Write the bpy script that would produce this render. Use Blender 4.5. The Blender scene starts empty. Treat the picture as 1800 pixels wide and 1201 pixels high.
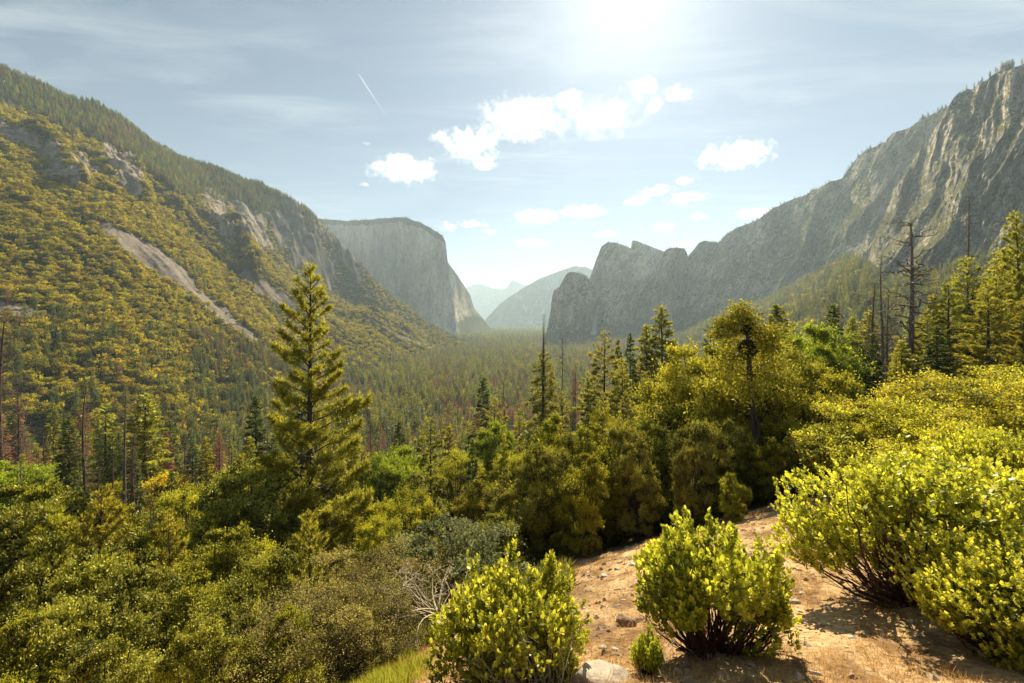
import bpy, math, random
import numpy as np
from mathutils import Vector

# ------------------------------------------------------------------ camera, sky, sun
S = bpy.context.scene
F = 800.0            # focal length in photo pixels (photo 1800 x 1201)
CX, CY = 900.0, 560.0  # principal column, horizon row
cam_d = bpy.data.cameras.new("camera")
cam_d.sensor_width = 36.0
cam_d.lens = 36.0 * F / 1800.0
cam_d.shift_y = -(600.5 - CY) / 1800.0
cam_d.clip_start = 0.1
cam_d.clip_end = 60000.0
cam = bpy.data.objects.new("camera", cam_d)
cam.location = (0, 0, 0)
cam.rotation_euler = (math.radians(90), 0, 0)
S.collection.objects.link(cam)
S.camera = cam

SUN_AZ, SUN_EL = math.radians(14.5), math.radians(36.5)   # azimuth to the right of the view direction
SUN_STRENGTH, SKY_STRENGTH, EXPOSURE = 5.0, 0.05, 1.25
sun_dir = Vector((math.sin(SUN_AZ) * math.cos(SUN_EL), math.cos(SUN_AZ) * math.cos(SUN_EL), math.sin(SUN_EL)))
sl = bpy.data.lights.new("sun", 'SUN')
sl.energy = SUN_STRENGTH
sl.angle = math.radians(0.5)
sl.color = (1.0, 0.88, 0.64)
sun = bpy.data.objects.new("sun", sl)
sun.rotation_euler = sun_dir.to_track_quat('Z', 'Y').to_euler()
S.collection.objects.link(sun)

W = bpy.data.worlds.new("World")
S.world = W
W.use_nodes = True
wt = W.node_tree
wt.nodes.clear()
def wn(t, **k):
    n = wt.nodes.new(t)
    for a, b in k.items(): setattr(n, a, b)
    return n
sky = wn('ShaderNodeTexSky', sky_type='NISHITA', sun_disc=False)
sky.sun_elevation = SUN_EL
sky.sun_rotation = SUN_AZ
sky.altitude = 1300
sky.air_density = 1.0
sky.dust_density = 0.25
sky.ozone_density = 1.5
tc = wn('ShaderNodeTexCoord')
sepd = wn('ShaderNodeSeparateXYZ'); wt.links.new(tc.outputs['Generated'], sepd.inputs[0])
# high thin cirrus: direction projected on a flat layer overhead
zc_ = wn('ShaderNodeMath', operation='MAXIMUM'); wt.links.new(sepd.outputs['Z'], zc_.inputs[0]); zc_.inputs[1].default_value = 0.06
dx_ = wn('ShaderNodeMath', operation='DIVIDE'); wt.links.new(sepd.outputs['X'], dx_.inputs[0]); wt.links.new(zc_.outputs[0], dx_.inputs[1])
dy_ = wn('ShaderNodeMath', operation='DIVIDE'); wt.links.new(sepd.outputs['Y'], dy_.inputs[0]); wt.links.new(zc_.outputs[0], dy_.inputs[1])
cmb = wn('ShaderNodeCombineXYZ'); wt.links.new(dx_.outputs[0], cmb.inputs[0]); wt.links.new(dy_.outputs[0], cmb.inputs[1])
mp = wn('ShaderNodeMapping'); mp.inputs['Rotation'].default_value = (0, 0, math.radians(-50)); mp.inputs['Scale'].default_value = (0.8, 2.4, 1); mp.inputs['Location'].default_value = (1.3, 0.4, 0)
wt.links.new(cmb.outputs[0], mp.inputs[0])
ns = wn('ShaderNodeTexNoise'); ns.inputs['Scale'].default_value = 1.5; ns.inputs['Detail'].default_value = 9; ns.inputs['Roughness'].default_value = 0.62; ns.inputs['Distortion'].default_value = 0.6
wt.links.new(mp.outputs[0], ns.inputs['Vector'])
ns2 = wn('ShaderNodeTexNoise'); ns2.inputs['Scale'].default_value = 0.55; ns2.inputs['Detail'].default_value = 3
wt.links.new(cmb.outputs[0], ns2.inputs['Vector'])
mr = wn('ShaderNodeMapRange'); mr.inputs[1].default_value = 0.44; mr.inputs[2].default_value = 0.82; mr.inputs[3].default_value = 0.0; mr.inputs[4].default_value = 1.0
wt.links.new(ns.outputs[0], mr.inputs[0])
mr2 = wn('ShaderNodeMapRange'); mr2.inputs[1].default_value = 0.38; mr2.inputs[2].default_value = 0.62
wt.links.new(ns2.outputs[0], mr2.inputs[0])
mu = wn('ShaderNodeMath', operation='MULTIPLY'); wt.links.new(mr.outputs[0], mu.inputs[0]); wt.links.new(mr2.outputs[0], mu.inputs[1])
mu2 = wn('ShaderNodeMath', operation='MULTIPLY'); wt.links.new(mu.outputs[0], mu2.inputs[0]); mu2.inputs[1].default_value = 0.5
hs = wn('ShaderNodeHueSaturation'); hs.inputs['Saturation'].default_value = 0.74; hs.inputs['Hue'].default_value = 0.488; hs.inputs['Value'].default_value = 0.78
wt.links.new(sky.outputs[0], hs.inputs['Color'])
cir = wn('ShaderNodeMixRGB', blend_type='MIX'); wt.links.new(mu2.outputs[0], cir.inputs[0]); wt.links.new(hs.outputs[0], cir.inputs[1])
cir.inputs[2].default_value = (9, 9.4, 9.3, 1)
# bright aureole of the high haze round the sun's direction
vd = wn('ShaderNodeVectorMath', operation='DOT_PRODUCT'); nrm = wn('ShaderNodeVectorMath', operation='NORMALIZE'); wt.links.new(tc.outputs['Generated'], nrm.inputs[0])
wt.links.new(nrm.outputs[0], vd.inputs[0]); vd.inputs[1].default_value = tuple(sun_dir)
vm = wn('ShaderNodeMath', operation='MAXIMUM'); wt.links.new(vd.outputs['Value'], vm.inputs[0]); vm.inputs[1].default_value = 0
gl = None
for pw_, am_ in ((12, 1.1), (34, 2.3), (150, 2.5)):
    pn = wn('ShaderNodeMath', operation='POWER'); wt.links.new(vm.outputs[0], pn.inputs[0]); pn.inputs[1].default_value = pw_
    mn = wn('ShaderNodeMath', operation='MULTIPLY_ADD'); wt.links.new(pn.outputs[0], mn.inputs[0]); mn.inputs[1].default_value = am_
    if gl is not None: wt.links.new(gl, mn.inputs[2])
    else: mn.inputs[2].default_value = 0
    gl = mn.outputs[0]
gc = wn('ShaderNodeMixRGB', blend_type='MULTIPLY'); gc.inputs[0].default_value = 1; wt.links.new(gl, gc.inputs[1]); gc.inputs[2].default_value = (1.0, 1.0, 0.97, 1)
ga = wn('ShaderNodeMixRGB', blend_type='ADD'); ga.inputs[0].default_value = 1; wt.links.new(cir.outputs[0], ga.inputs[1]); wt.links.new(gc.outputs[0], ga.inputs[2])
bg = wn('ShaderNodeBackground'); bg.inputs['Strength'].default_value = SKY_STRENGTH
wt.links.new(ga.outputs[0], bg.inputs['Color'])
wo = wn('ShaderNodeOutputWorld'); wt.links.new(bg.outputs[0], wo.inputs['Surface'])

S.view_settings.view_transform = 'Standard'
S.view_settings.look = 'None'
S.view_settings.exposure = EXPOSURE
S.view_settings.gamma = 1
cy = S.cycles
cy.max_bounces = 3; cy.diffuse_bounces = 1; cy.glossy_bounces = 1; cy.transmission_bounces = 1
cy.transparent_max_bounces = 16; cy.volume_bounces = 2
cy.volume_step_rate = 2.0; cy.volume_max_steps = 96
cy.use_denoising = True
cy.sample_clamp_indirect = 4.0
cy.caustics_reflective = False; cy.caustics_refractive = False

RNG = np.random.default_rng(7)

# ------------------------------------------------------------------ helpers
def hsh(ix, iy, iz, seed):
    h = (ix.astype(np.int64) * 374761393 + iy.astype(np.int64) * 668265263 + iz.astype(np.int64) * 2147483647 + seed * 974711) & 0xffffffff
    h = ((h ^ (h >> 13)) * 1274126177) & 0xffffffff
    h = ((h ^ (h >> 16)) * 2246822519) & 0xffffffff
    return ((h ^ (h >> 15)) & 0xffffff) / float(0xffffff)

def noise2(x, y, seed=0):
    x = np.asarray(x, float); y = np.asarray(y, float)
    ix = np.floor(x); iy = np.floor(y)
    fx = x - ix; fy = y - iy
    fx = fx * fx * fx * (fx * (fx * 6 - 15) + 10); fy = fy * fy * fy * (fy * (fy * 6 - 15) + 10)
    z = np.zeros_like(ix)
    a = hsh(ix, iy, z, seed); b = hsh(ix + 1, iy, z, seed); c = hsh(ix, iy + 1, z, seed); d = hsh(ix + 1, iy + 1, z, seed)
    return (a * (1 - fx) + b * fx) * (1 - fy) + (c * (1 - fx) + d * fx) * fy

def fbm(x, y, o=4, seed=0, g=0.5):
    s = 0; a = 1; t = 0
    for k in range(o):
        s = s + a * (noise2(x * 2 ** k + 17.3 * k, y * 2 ** k - 9.1 * k, seed + k) * 2 - 1); t += a; a *= g
    return s / t

def ridged(x, y, o=4, seed=0, g=0.5):
    s = 0; a = 1; t = 0
    for k in range(o):
        s = s + a * (1 - np.abs(noise2(x * 2 ** k + 7.7 * k, y * 2 ** k + 3.1 * k, seed + k) * 2 - 1) * 1.6); t += a; a *= g
    return s / t

def sstep(a, b, x):
    t = np.clip((x - a) / (b - a), 0, 1)
    return t * t * (3 - 2 * t)

class MB:
    """collects vertices, triangles and quads; build() makes ONE mesh object"""
    def __init__(s): s.v = []; s.f = {3: [], 4: []}; s.n = 0; s.a = []
    def add(s, V, T=None, Q=None, tint=None):
        V = np.asarray(V, float).reshape(-1, 3)
        if T is not None and len(T): s.f[3].append(np.asarray(T, np.int64) + s.n)
        if Q is not None and len(Q): s.f[4].append(np.asarray(Q, np.int64) + s.n)
        s.v.append(V); s.n += len(V)
        if tint is None: tint = np.full(len(V), 0.5)
        s.a.append(np.asarray(tint, float))
    def mesh(s, name, mat, smooth=False, extra=None):
        me = bpy.data.meshes.new(name)
        V = np.concatenate(s.v) if s.v else np.zeros((0, 3))
        loops = []; tot = []
        for k in (3, 4):
            if s.f[k]:
                A = np.concatenate(s.f[k]); loops.append(A.ravel()); tot.append(np.full(len(A), k))
        L = np.concatenate(loops); T = np.concatenate(tot)
        me.vertices.add(len(V)); me.vertices.foreach_set('co', V.astype(np.float32).ravel())
        me.loops.add(len(L)); me.loops.foreach_set('vertex_index', L.astype(np.int32))
        me.polygons.add(len(T)); st = np.concatenate([[0], np.cumsum(T)[:-1]])
        me.polygons.foreach_set('loop_start', st.astype(np.int32))
        me.polygons.foreach_set('use_smooth', np.full(len(T), smooth))
        at = me.attributes.new('tint', 'FLOAT', 'POINT'); at.data.foreach_set('value', np.concatenate(s.a).astype(np.float32))
        if extra:
            for nm, arr in extra.items():
                if arr.ndim == 2:
                    at = me.attributes.new(nm, 'FLOAT_COLOR', 'POINT')
                    at.data.foreach_set('color', np.concatenate([arr, np.ones((len(arr), 1))], 1).astype(np.float32).ravel())
                else:
                    at = me.attributes.new(nm, 'FLOAT', 'POINT'); at.data.foreach_set('value', arr.astype(np.float32))
        me.materials.append(mat)
        me.update(calc_edges=True)
        return me
    def build(s, name, mat, parent=None, smooth=False, extra=None):
        return link(name, s.mesh(name, mat, smooth, extra), parent)

def link(name, me, parent=None):
    o = bpy.data.objects.new(name, me); S.collection.objects.link(o)
    if parent is not None: o.parent = parent
    return o

def tag(o, label=None, cat=None, group=None, kind=None):
    if label: o['label'] = label
    if cat: o['category'] = cat
    if group: o['group'] = group
    if kind: o['kind'] = kind
    return o

def norm(v): return v / np.maximum(np.linalg.norm(v, axis=-1, keepdims=True), 1e-9)

def grid_faces(nr, nc):
    i = np.arange(nr - 1)[:, None] * nc + np.arange(nc - 1)[None, :]
    return np.stack([i, i + 1, i + nc + 1, i + nc], -1).reshape(-1, 4)

def tube(mb, P, R, sides=6, tint=0.5):
    P = np.asarray(P, float); R = np.asarray(R, float)
    T = norm(np.gradient(P, axis=0))
    ref = np.where(np.abs(T[:, 2:3]) > 0.9, [[1.0, 0, 0]], [[0, 0, 1.0]])
    A = norm(np.cross(T, ref)); B = np.cross(T, A)
    a = np.arange(sides) * 2 * math.pi / sides
    V = P[:, None, :] + R[:, None, None] * (np.cos(a)[None, :, None] * A[:, None, :] + np.sin(a)[None, :, None] * B[:, None, :])
    n = len(P); Q = []
    for k in range(n - 1):
        for j in range(sides):
            Q.append((k * sides + j, k * sides + (j + 1) % sides, (k + 1) * sides + (j + 1) % sides, (k + 1) * sides + j))
    V = V.reshape(-1, 3)
    tip = len(V); V = np.vstack([V, P[-1] + T[-1] * R[-1]])
    Tt = [((n - 1) * sides + j, (n - 1) * sides + (j + 1) % sides, tip) for j in range(sides)]
    mb.add(V, Tt, Q, np.full(len(V), tint))

def tubes(mb, P, R, sides=3, tint=0.5):
    """many tubes at once: P (N,K,3), R (N,K)"""
    N, K, _ = P.shape
    T = norm(np.gradient(P, axis=1))
    ref = np.where(np.abs(T[..., 2:3]) > 0.9, np.array([1.0, 0, 0]), np.array([0, 0, 1.0]))
    A = norm(np.cross(T, ref)); B = np.cross(T, A)
    a = np.arange(sides) * 2 * math.pi / sides
    V = P[:, :, None, :] + R[:, :, None, None] * (np.cos(a)[:, None] * A[:, :, None, :] + np.sin(a)[:, None] * B[:, :, None, :])
    k = np.arange(K - 1)[:, None]; j = np.arange(sides)[None, :]; j2 = (j + 1) % sides
    q = np.stack([k * sides + j, k * sides + j2, (k + 1) * sides + j2, (k + 1) * sides + j], -1).reshape(-1, 4)
    Q = (np.arange(N)[:, None, None] * (K * sides) + q[None]).reshape(-1, 4)
    mb.add(V.reshape(-1, 3), None, Q, np.full(N * K * sides, tint))

def leaves(mb, P, D, Sd, L, Wd, tint, fold=0.0):
    """rhombic leaves: base P, axis D, side Sd"""
    L = np.broadcast_to(np.asarray(L, float).reshape(-1, 1), (len(P), 1)); Wd = np.broadcast_to(np.asarray(Wd, float).reshape(-1, 1), (len(P), 1))
    N = np.cross(D, Sd)
    m = P + D * L * 0.55 + N * fold * Wd
    V = np.stack([P, m + Sd * Wd * 0.5, P + D * L, m - Sd * Wd * 0.5], 1).reshape(-1, 3)
    i = np.arange(len(P))[:, None] * 4
    mb.add(V, None, i + np.array([[0, 1, 2, 3]]), np.repeat(tint, 4))

def rnd_dir(n, rng):
    v = rng.normal(size=(n, 3)); return norm(v)

# ------------------------------------------------------------------ materials
def mat_new(name):
    m = bpy.data.materials.new(name); m.use_nodes = True
    nt = m.node_tree; nt.nodes.clear()
    return m, nt
def N_(nt, t, **k):
    n = nt.nodes.new(t)
    for a, b in k.items(): setattr(n, a, b)
    return n
def ramp(nt, fac, stops):
    r = nt.nodes.new('ShaderNodeValToRGB')
    el = r.color_ramp.elements
    while len(el) > 1: el.remove(el[-1])
    el[0].position = stops[0][0]; el[0].color = (*stops[0][1], 1)
    for p, c in stops[1:]:
        e = el.new(p); e.color = (*c, 1)
    nt.links.new(fac, r.inputs[0]); return r.outputs[0]

def leaf_mat(name, c0, c1, trans=0.45, var=0.25, hue=0.02, gloss=0.03, tcol=None):
    m, nt = mat_new(name)
    at = N_(nt, 'ShaderNodeAttribute', attribute_name='tint')
    col = ramp(nt, at.outputs['Fac'], [(0, c0), (1, c1)])
    oi = N_(nt, 'ShaderNodeObjectInfo')
    h = N_(nt, 'ShaderNodeHueSaturation')
    m1 = N_(nt, 'ShaderNodeMapRange'); m1.inputs[3].default_value = 0.5 - hue; m1.inputs[4].default_value = 0.5 + hue
    nt.links.new(oi.outputs['Random'], m1.inputs[0]); nt.links.new(m1.outputs[0], h.inputs['Hue'])
    mm = N_(nt, 'ShaderNodeMath', operation='MULTIPLY'); mm.inputs[1].default_value = 7.31; nt.links.new(oi.outputs['Random'], mm.inputs[0])
    fr = N_(nt, 'ShaderNodeMath', operation='FRACT'); nt.links.new(mm.outputs[0], fr.inputs[0])
    m2 = N_(nt, 'ShaderNodeMapRange'); m2.inputs[3].default_value = 1 - var; m2.inputs[4].default_value = 1 + var
    nt.links.new(fr.outputs[0], m2.inputs[0]); nt.links.new(m2.outputs[0], h.inputs['Value'])
    nt.links.new(col, h.inputs['Color'])
    d = N_(nt, 'ShaderNodeBsdfDiffuse'); t = N_(nt, 'ShaderNodeBsdfTranslucent')
    nt.links.new(h.outputs[0], d.inputs[0])
    if tcol:
        tm = N_(nt, 'ShaderNodeMixRGB', blend_type='MULTIPLY'); tm.inputs[0].default_value = 1; tm.inputs[2].default_value = (*tcol, 1)
        nt.links.new(h.outputs[0], tm.inputs[1]); nt.links.new(tm.outputs[0], t.inputs[0])
    else: nt.links.new(h.outputs[0], t.inputs[0])
    mx = N_(nt, 'ShaderNodeMixShader'); mx.inputs[0].default_value = trans
    nt.links.new(d.outputs[0], mx.inputs[1]); nt.links.new(t.outputs[0], mx.inputs[2])
    out = N_(nt, 'ShaderNodeOutputMaterial')
    if gloss > 0:
        g = N_(nt, 'ShaderNodeBsdfGlossy'); g.inputs['Roughness'].default_value = 0.42; g.inputs['Color'].default_value = (1, 1, 1, 1)
        m3 = N_(nt, 'ShaderNodeMixShader'); m3.inputs[0].default_value = gloss
        nt.links.new(mx.outputs[0], m3.inputs[1]); nt.links.new(g.outputs[0], m3.inputs[2]); nt.links.new(m3.outputs[0], out.inputs[0])
    else: nt.links.new(mx.outputs[0], out.inputs[0])
    return m

def bark_mat(name, c0, c1, scale=6.0):
    m, nt = mat_new(name)
    tcn = N_(nt, 'ShaderNodeTexCoord')
    mpn = N_(nt, 'ShaderNodeMapping'); mpn.inputs['Scale'].default_value = (1, 1, 0.25)
    nt.links.new(tcn.outputs['Object'], mpn.inputs[0])
    n = N_(nt, 'ShaderNodeTexNoise'); n.inputs['Scale'].default_value = scale; n.inputs['Detail'].default_value = 5
    nt.links.new(mpn.outputs[0], n.inputs['Vector'])
    col = ramp(nt, n.outputs[0], [(0.35, c0), (0.7, c1)])
    p = N_(nt, 'ShaderNodeBsdfPrincipled'); p.inputs['Roughness'].default_value = 0.9
    nt.links.new(col, p.inputs['Base Color'])
    b = N_(nt, 'ShaderNodeBump'); b.inputs['Strength'].default_value = 0.6; b.inputs['Distance'].default_value = 0.05
    nt.links.new(n.outputs[0], b.inputs['Height']); nt.links.new(b.outputs[0], p.inputs['Normal'])
    out = N_(nt, 'ShaderNodeOutputMaterial'); nt.links.new(p.outputs[0], out.inputs[0])
    return m

def rock_mat(name, c_dark, c_mid, c_light, veg, streak=True, sc=0.01, veg_amt=0.5):
    """granite: vertical streaks, patches, vegetated ledges (attribute 'tint' = how much vegetation)"""
    m, nt = mat_new(name)
    tcn = N_(nt, 'ShaderNodeTexCoord')
    mpn = N_(nt, 'ShaderNodeMapping'); mpn.inputs['Scale'].default_value = (1, 1, 0.16 if streak else 1)
    nt.links.new(tcn.outputs['Object'], mpn.inputs[0])
    n = N_(nt, 'ShaderNodeTexNoise'); n.inputs['Scale'].default_value = sc * 1.6; n.inputs['Detail'].default_value = 9; n.inputs['Roughness'].default_value = 0.62
    nt.links.new(mpn.outputs[0], n.inputs['Vector'])
    n2 = N_(nt, 'ShaderNodeTexNoise'); n2.inputs['Scale'].default_value = sc * 0.45; n2.inputs['Detail'].default_value = 5
    nt.links.new(tcn.outputs['Object'], n2.inputs['Vector'])
    av = N_(nt, 'ShaderNodeMath', operation='MULTIPLY_ADD'); av.inputs[1].default_value = 0.5
    nt.links.new(n.outputs[0], av.inputs[0])
    h2 = N_(nt, 'ShaderNodeMath', operation='MULTIPLY'); h2.inputs[1].default_value = 0.5; nt.links.new(n2.outputs[0], h2.inputs[0]); nt.links.new(h2.outputs[0], av.inputs[2])
    col = ramp(nt, av.outputs[0], [(0.40, c_dark), (0.5, c_mid), (0.59, c_light)])
    # thin dark joints
    for (scv, zsc) in ((0.9, 0.16), (2.6, 0.4)):
        mpj = N_(nt, 'ShaderNodeMapping'); mpj.inputs['Scale'].default_value = (1, 1, zsc); nt.links.new(tcn.outputs['Object'], mpj.inputs[0])
        nj = N_(nt, 'ShaderNodeTexNoise'); nj.inputs['Scale'].default_value = sc * scv; nj.inputs['Detail'].default_value = 3; nj.inputs['Distortion'].default_value = 0.4
        nt.links.new(mpj.outputs[0], nj.inputs['Vector'])
        sj = N_(nt, 'ShaderNodeMath', operation='SUBTRACT'); sj.inputs[1].default_value = 0.5; nt.links.new(nj.outputs[0], sj.inputs[0])
        aj = N_(nt, 'ShaderNodeMath', operation='ABSOLUTE'); nt.links.new(sj.outputs[0], aj.inputs[0])
        rj = N_(nt, 'ShaderNodeMapRange'); rj.inputs[1].default_value = 0.0; rj.inputs[2].default_value = 0.03; rj.inputs[3].default_value = 0.62; nt.links.new(aj.outputs[0], rj.inputs[0])
        mj = N_(nt, 'ShaderNodeMixRGB', blend_type='MULTIPLY'); mj.inputs[0].default_value = 1; nt.links.new(col, mj.inputs[1]); nt.links.new(rj.outputs[0], mj.inputs[2])
        col = mj.outputs[0]
    at = N_(nt, 'ShaderNodeAttribute', attribute_name='tint')
    n3 = N_(nt, 'ShaderNodeTexNoise'); n3.inputs['Scale'].default_value = sc * 6; n3.inputs['Detail'].default_value = 6; n3.inputs['Roughness'].default_value = 0.7
    nt.links.new(tcn.outputs['Object'], n3.inputs['Vector'])
    ad = N_(nt, 'ShaderNodeMath', operation='ADD'); nt.links.new(at.outputs['Fac'], ad.inputs[0]); nt.links.new(n3.outputs[0], ad.inputs[1])
    vm = N_(nt, 'ShaderNodeMapRange'); vm.inputs[1].default_value = 0.95; vm.inputs[2].default_value = 1.1; vm.inputs[4].default_value = 0.92
    nt.links.new(ad.outputs[0], vm.inputs[0])
    vc = ramp(nt, n3.outputs[0], [(0.35, tuple(c * 0.6 for c in veg)), (0.65, veg)])
    mx = N_(nt, 'ShaderNodeMixRGB'); nt.links.new(vm.outputs[0], mx.inputs[0]); nt.links.new(col, mx.inputs[1]); nt.links.new(vc, mx.inputs[2])
    p = N_(nt, 'ShaderNodeBsdfDiffuse')
    nt.links.new(mx.outputs[0], p.inputs['Color'])
    b = N_(nt, 'ShaderNodeBump'); b.inputs['Strength'].default_value = 0.9; b.inputs['Distance'].default_value = 0.06 / sc
    nt.links.new(n.outputs[0], b.inputs['Height'])
    b2 = N_(nt, 'ShaderNodeBump'); b2.inputs['Strength'].default_value = 0.8; b2.inputs['Distance'].default_value = 0.02 / sc
    nt.links.new(n3.outputs[0], b2.inputs['Height']); nt.links.new(b.outputs[0], b2.inputs['Normal']); nt.links.new(b2.outputs[0], p.inputs['Normal'])
    out = N_(nt, 'ShaderNodeOutputMaterial'); nt.links.new(p.outputs[0], out.inputs[0])
    return m

# ------------------------------------------------------------------ terrain
UK = [-600, 0, 200, 300, 450, 545, 600, 650, 700, 755, 800, 830, 870, 955, 1050, 1163, 1200, 1300, 1400, 1500, 1560, 1600, 1800, 2400]
NEAR_Y = [1.0, 3, 5.5, 8, 14, 22, 40, 62, 90, 130, 220]
near_tab = {
 -600: [-2.6, -3.5, -6, -8.5, -12, -16, -24, -30, -38, -48, -70],
 0:    [-2.6, -3.5, -6.5, -9, -14, -19, -27, -31, -37, -50, -78],
 300:  [-2.5, -3.3, -6, -8.5, -13.5, -18.5, -25, -31, -40, -56, -95],
 545:  [-2.5, -3.3, -4.9, -7.2, -12, -16.5, -24, -31, -42, -62, -104],
 755:  [-2.4, -3.2, -4.4, -6.0, -10, -15, -24, -32, -44, -62, -102],
 955:  [-2.4, -3.1, -4.3, -5.5, -8.2, -12.1, -20, -27, -36, -53, -92],
 1163: [-2.4, -3.2, -4.3, -5.3, -7.2, -10.5, -16.5, -21, -26, -39, -76],
 1400: [-2.4, -3.2, -4.3, -5.15, -6.4, -8.9, -13.5, -18, -22, -31, -60],
 1800: [-2.4, -3.1, -4.2, -4.9, -5.6, -6.6, -8.2, -9.5, -13, -20, -42],
 2400: [-2.4, -3.0, -3.9, -4.5, -5.2, -6, -7, -8, -10, -16, -30]}
_nk = sorted(near_tab)
UF = 9000.0
# per column: foot, knee, crest, back  as (Y, z)
def zz(py, Y): return (CY - py) / F * Y
far_tab = {
 -600: [(330, -95), (800, zz(230, 800)), (1150, zz(-60, 1150)), (1700, 900)],
 0:    [(345, -118), (900, zz(290, 900)), (1364, zz(116, 1364)), (2000, 800)],
 200:  [(380, -138), (980, zz(330, 980)), (1500, zz(204, 1500)), (2100, 700)],
 300:  [(430, -145), (1250, zz(345, 1250)), (1700, zz(269, 1700)), (2300, 640)],
 450:  [(545, -150), (1640, zz(425, 1640)), (1960, zz(317, 1960)), (2600, 600)],
 545:  [(680, -150), (1850, zz(505, 1850)), (2080, zz(371, 2080)), (2700, 560)],
 600:  [(800, -150), (2020, zz(530, 2020)), (2200, zz(425, 2200)), (2900, 150)],
 650:  [(930, -150), (2060, zz(545, 2060)), (2220, zz(480, 2220)), (3000, -60)],
 700:  [(1160, -150), (2100, zz(560, 2100)), (2250, zz(527, 2250)), (3000, -150)],
 755:  [(1560, -150), (2150, zz(588, 2150)), (2260, zz(573, 2260)), (3000, -150)],
 800:  [(1950, -150), (2180, zz(602, 2180)), (2270, zz(596, 2270)), (3000, -150)],
 830:  [(2150, -150), (2250, -149), (2400, -149), (3000, -150)],
 870:  [(2200, -150), (2600, -150), (2900, -150), (3300, -150)],
 955:  [(2200, -150), (2600, -150), (2900, -150), (3300, -150)],
 1050: [(2000, -150), (2600, -135), (2700, -125), (3300, -100)],
 1163: [(1300, -150), (2500, zz(591, 2500)), (2700, -98), (3300, -98)],
 1200: [(1050, -150), (2450, zz(581, 2450)), (2700, -64), (3300, -60)],
 1300: [(560, -135), (2150, zz(550, 2150)), (2400, 32), (3000, 35)],
 1400: [(420, -105), (1850, zz(502, 1850)), (2100, 140), (2700, 150)],
 1500: [(400, -75), (1420, zz(448, 1420)), (1700, 205), (2300, 210)],
 1560: [(390, -60), (1050, zz(505, 1050)), (1300, 75), (2000, 80)],
 1600: [(380, -50), (950, zz(496, 950)), (1250, 78), (2000, 80)],
 1800: [(360, -20), (720, zz(440, 720)), (1000, 140), (2000, 200)],
 2400: [(350, 0), (600, 90), (900, 140), (2000, 200)]}
ULOG = np.concatenate([np.linspace(0, np.log(220), 90), np.linspace(np.log(220), np.log(16000), 420)[1:]])
_US = np.arange(-600, 2401, 10.0)
def _build_table():
    cols = []
    kx = sorted(far_tab)
    nodesY = np.zeros((len(_US), 6)); nodesZ = np.zeros((len(_US), 6))
    nearZ = np.stack([np.interp(_US, _nk, [near_tab[k][j] for k in _nk]) for j in range(len(NEAR_Y))], 1)
    for j in range(4):
        nodesY[:, j + 1] = np.interp(_US, kx, [far_tab[k][j][0] for k in kx])
        nodesZ[:, j + 1] = np.interp(_US, kx, [far_tab[k][j][1] for k in kx])
    nodesY[:, 0] = np.minimum(420, nodesY[:, 1] * 0.9)
    nodesZ[:, 0] = np.interp(_US, [-600, 0, 300, 450, 545, 1050, 1163, 1200, 1300, 1400, 1500, 2400], [-88, -110, -136, -143, -148, -148, -136, -128, -112, -98, -72, -8])
    nodesY[:, 5] = 21000; nodesZ[:, 5] = nodesZ[:, 4]
    T = np.zeros((len(_US), len(ULOG)))
    for i in range(len(_US)):
        ys = np.concatenate([NEAR_Y, nodesY[i]]); zs = np.concatenate([nearZ[i], nodesZ[i]])
        Y = np.exp(ULOG)
        T[i] = np.interp(Y, ys, zs)
    # smooth in u a little
    k = np.array([1, 2, 3, 2, 1.0]); k /= k.sum()
    P = np.pad(T, ((2, 2), (0, 0)), 'edge')
    T = sum(k[j] * P[j:j + len(T)] for j in range(5))
    # smooth near part in Y
    P = np.pad(T, ((0, 0), (3, 3)), 'edge'); k = np.array([1, 2, 3, 4, 3, 2, 1.0]); k /= k.sum()
    Sm = sum(k[j] * P[:, j:j + T.shape[1]] for j in range(7))
    w = (ULOG < np.log(400)).astype(float)[None]
    return Sm * w + T * (1 - w)
TAB = _build_table()
def base_z(x, y):
    y = np.asarray(y, float); x = np.asarray(x, float)
    yy = np.maximum(y, 6.0)
    u = np.clip(CX + F * x / yy, -599, 2399)
    fu = (u + 600) / 10.0; iu = np.minimum(fu.astype(int), len(_US) - 2); fu -= iu
    ly = np.log(np.clip(y, 1.0, 15999))
    fi = np.interp(ly, ULOG, np.arange(len(ULOG))); ii = np.minimum(fi.astype(int), len(ULOG) - 2); fi -= ii
    z = (TAB[iu, ii] * (1 - fi) + TAB[iu, ii + 1] * fi) * (1 - fu) + (TAB[iu + 1, ii] * (1 - fi) + TAB[iu + 1, ii + 1] * fi) * fu
    return z + np.where(y < 1, (1 - y) * 0.12, 0)

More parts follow.
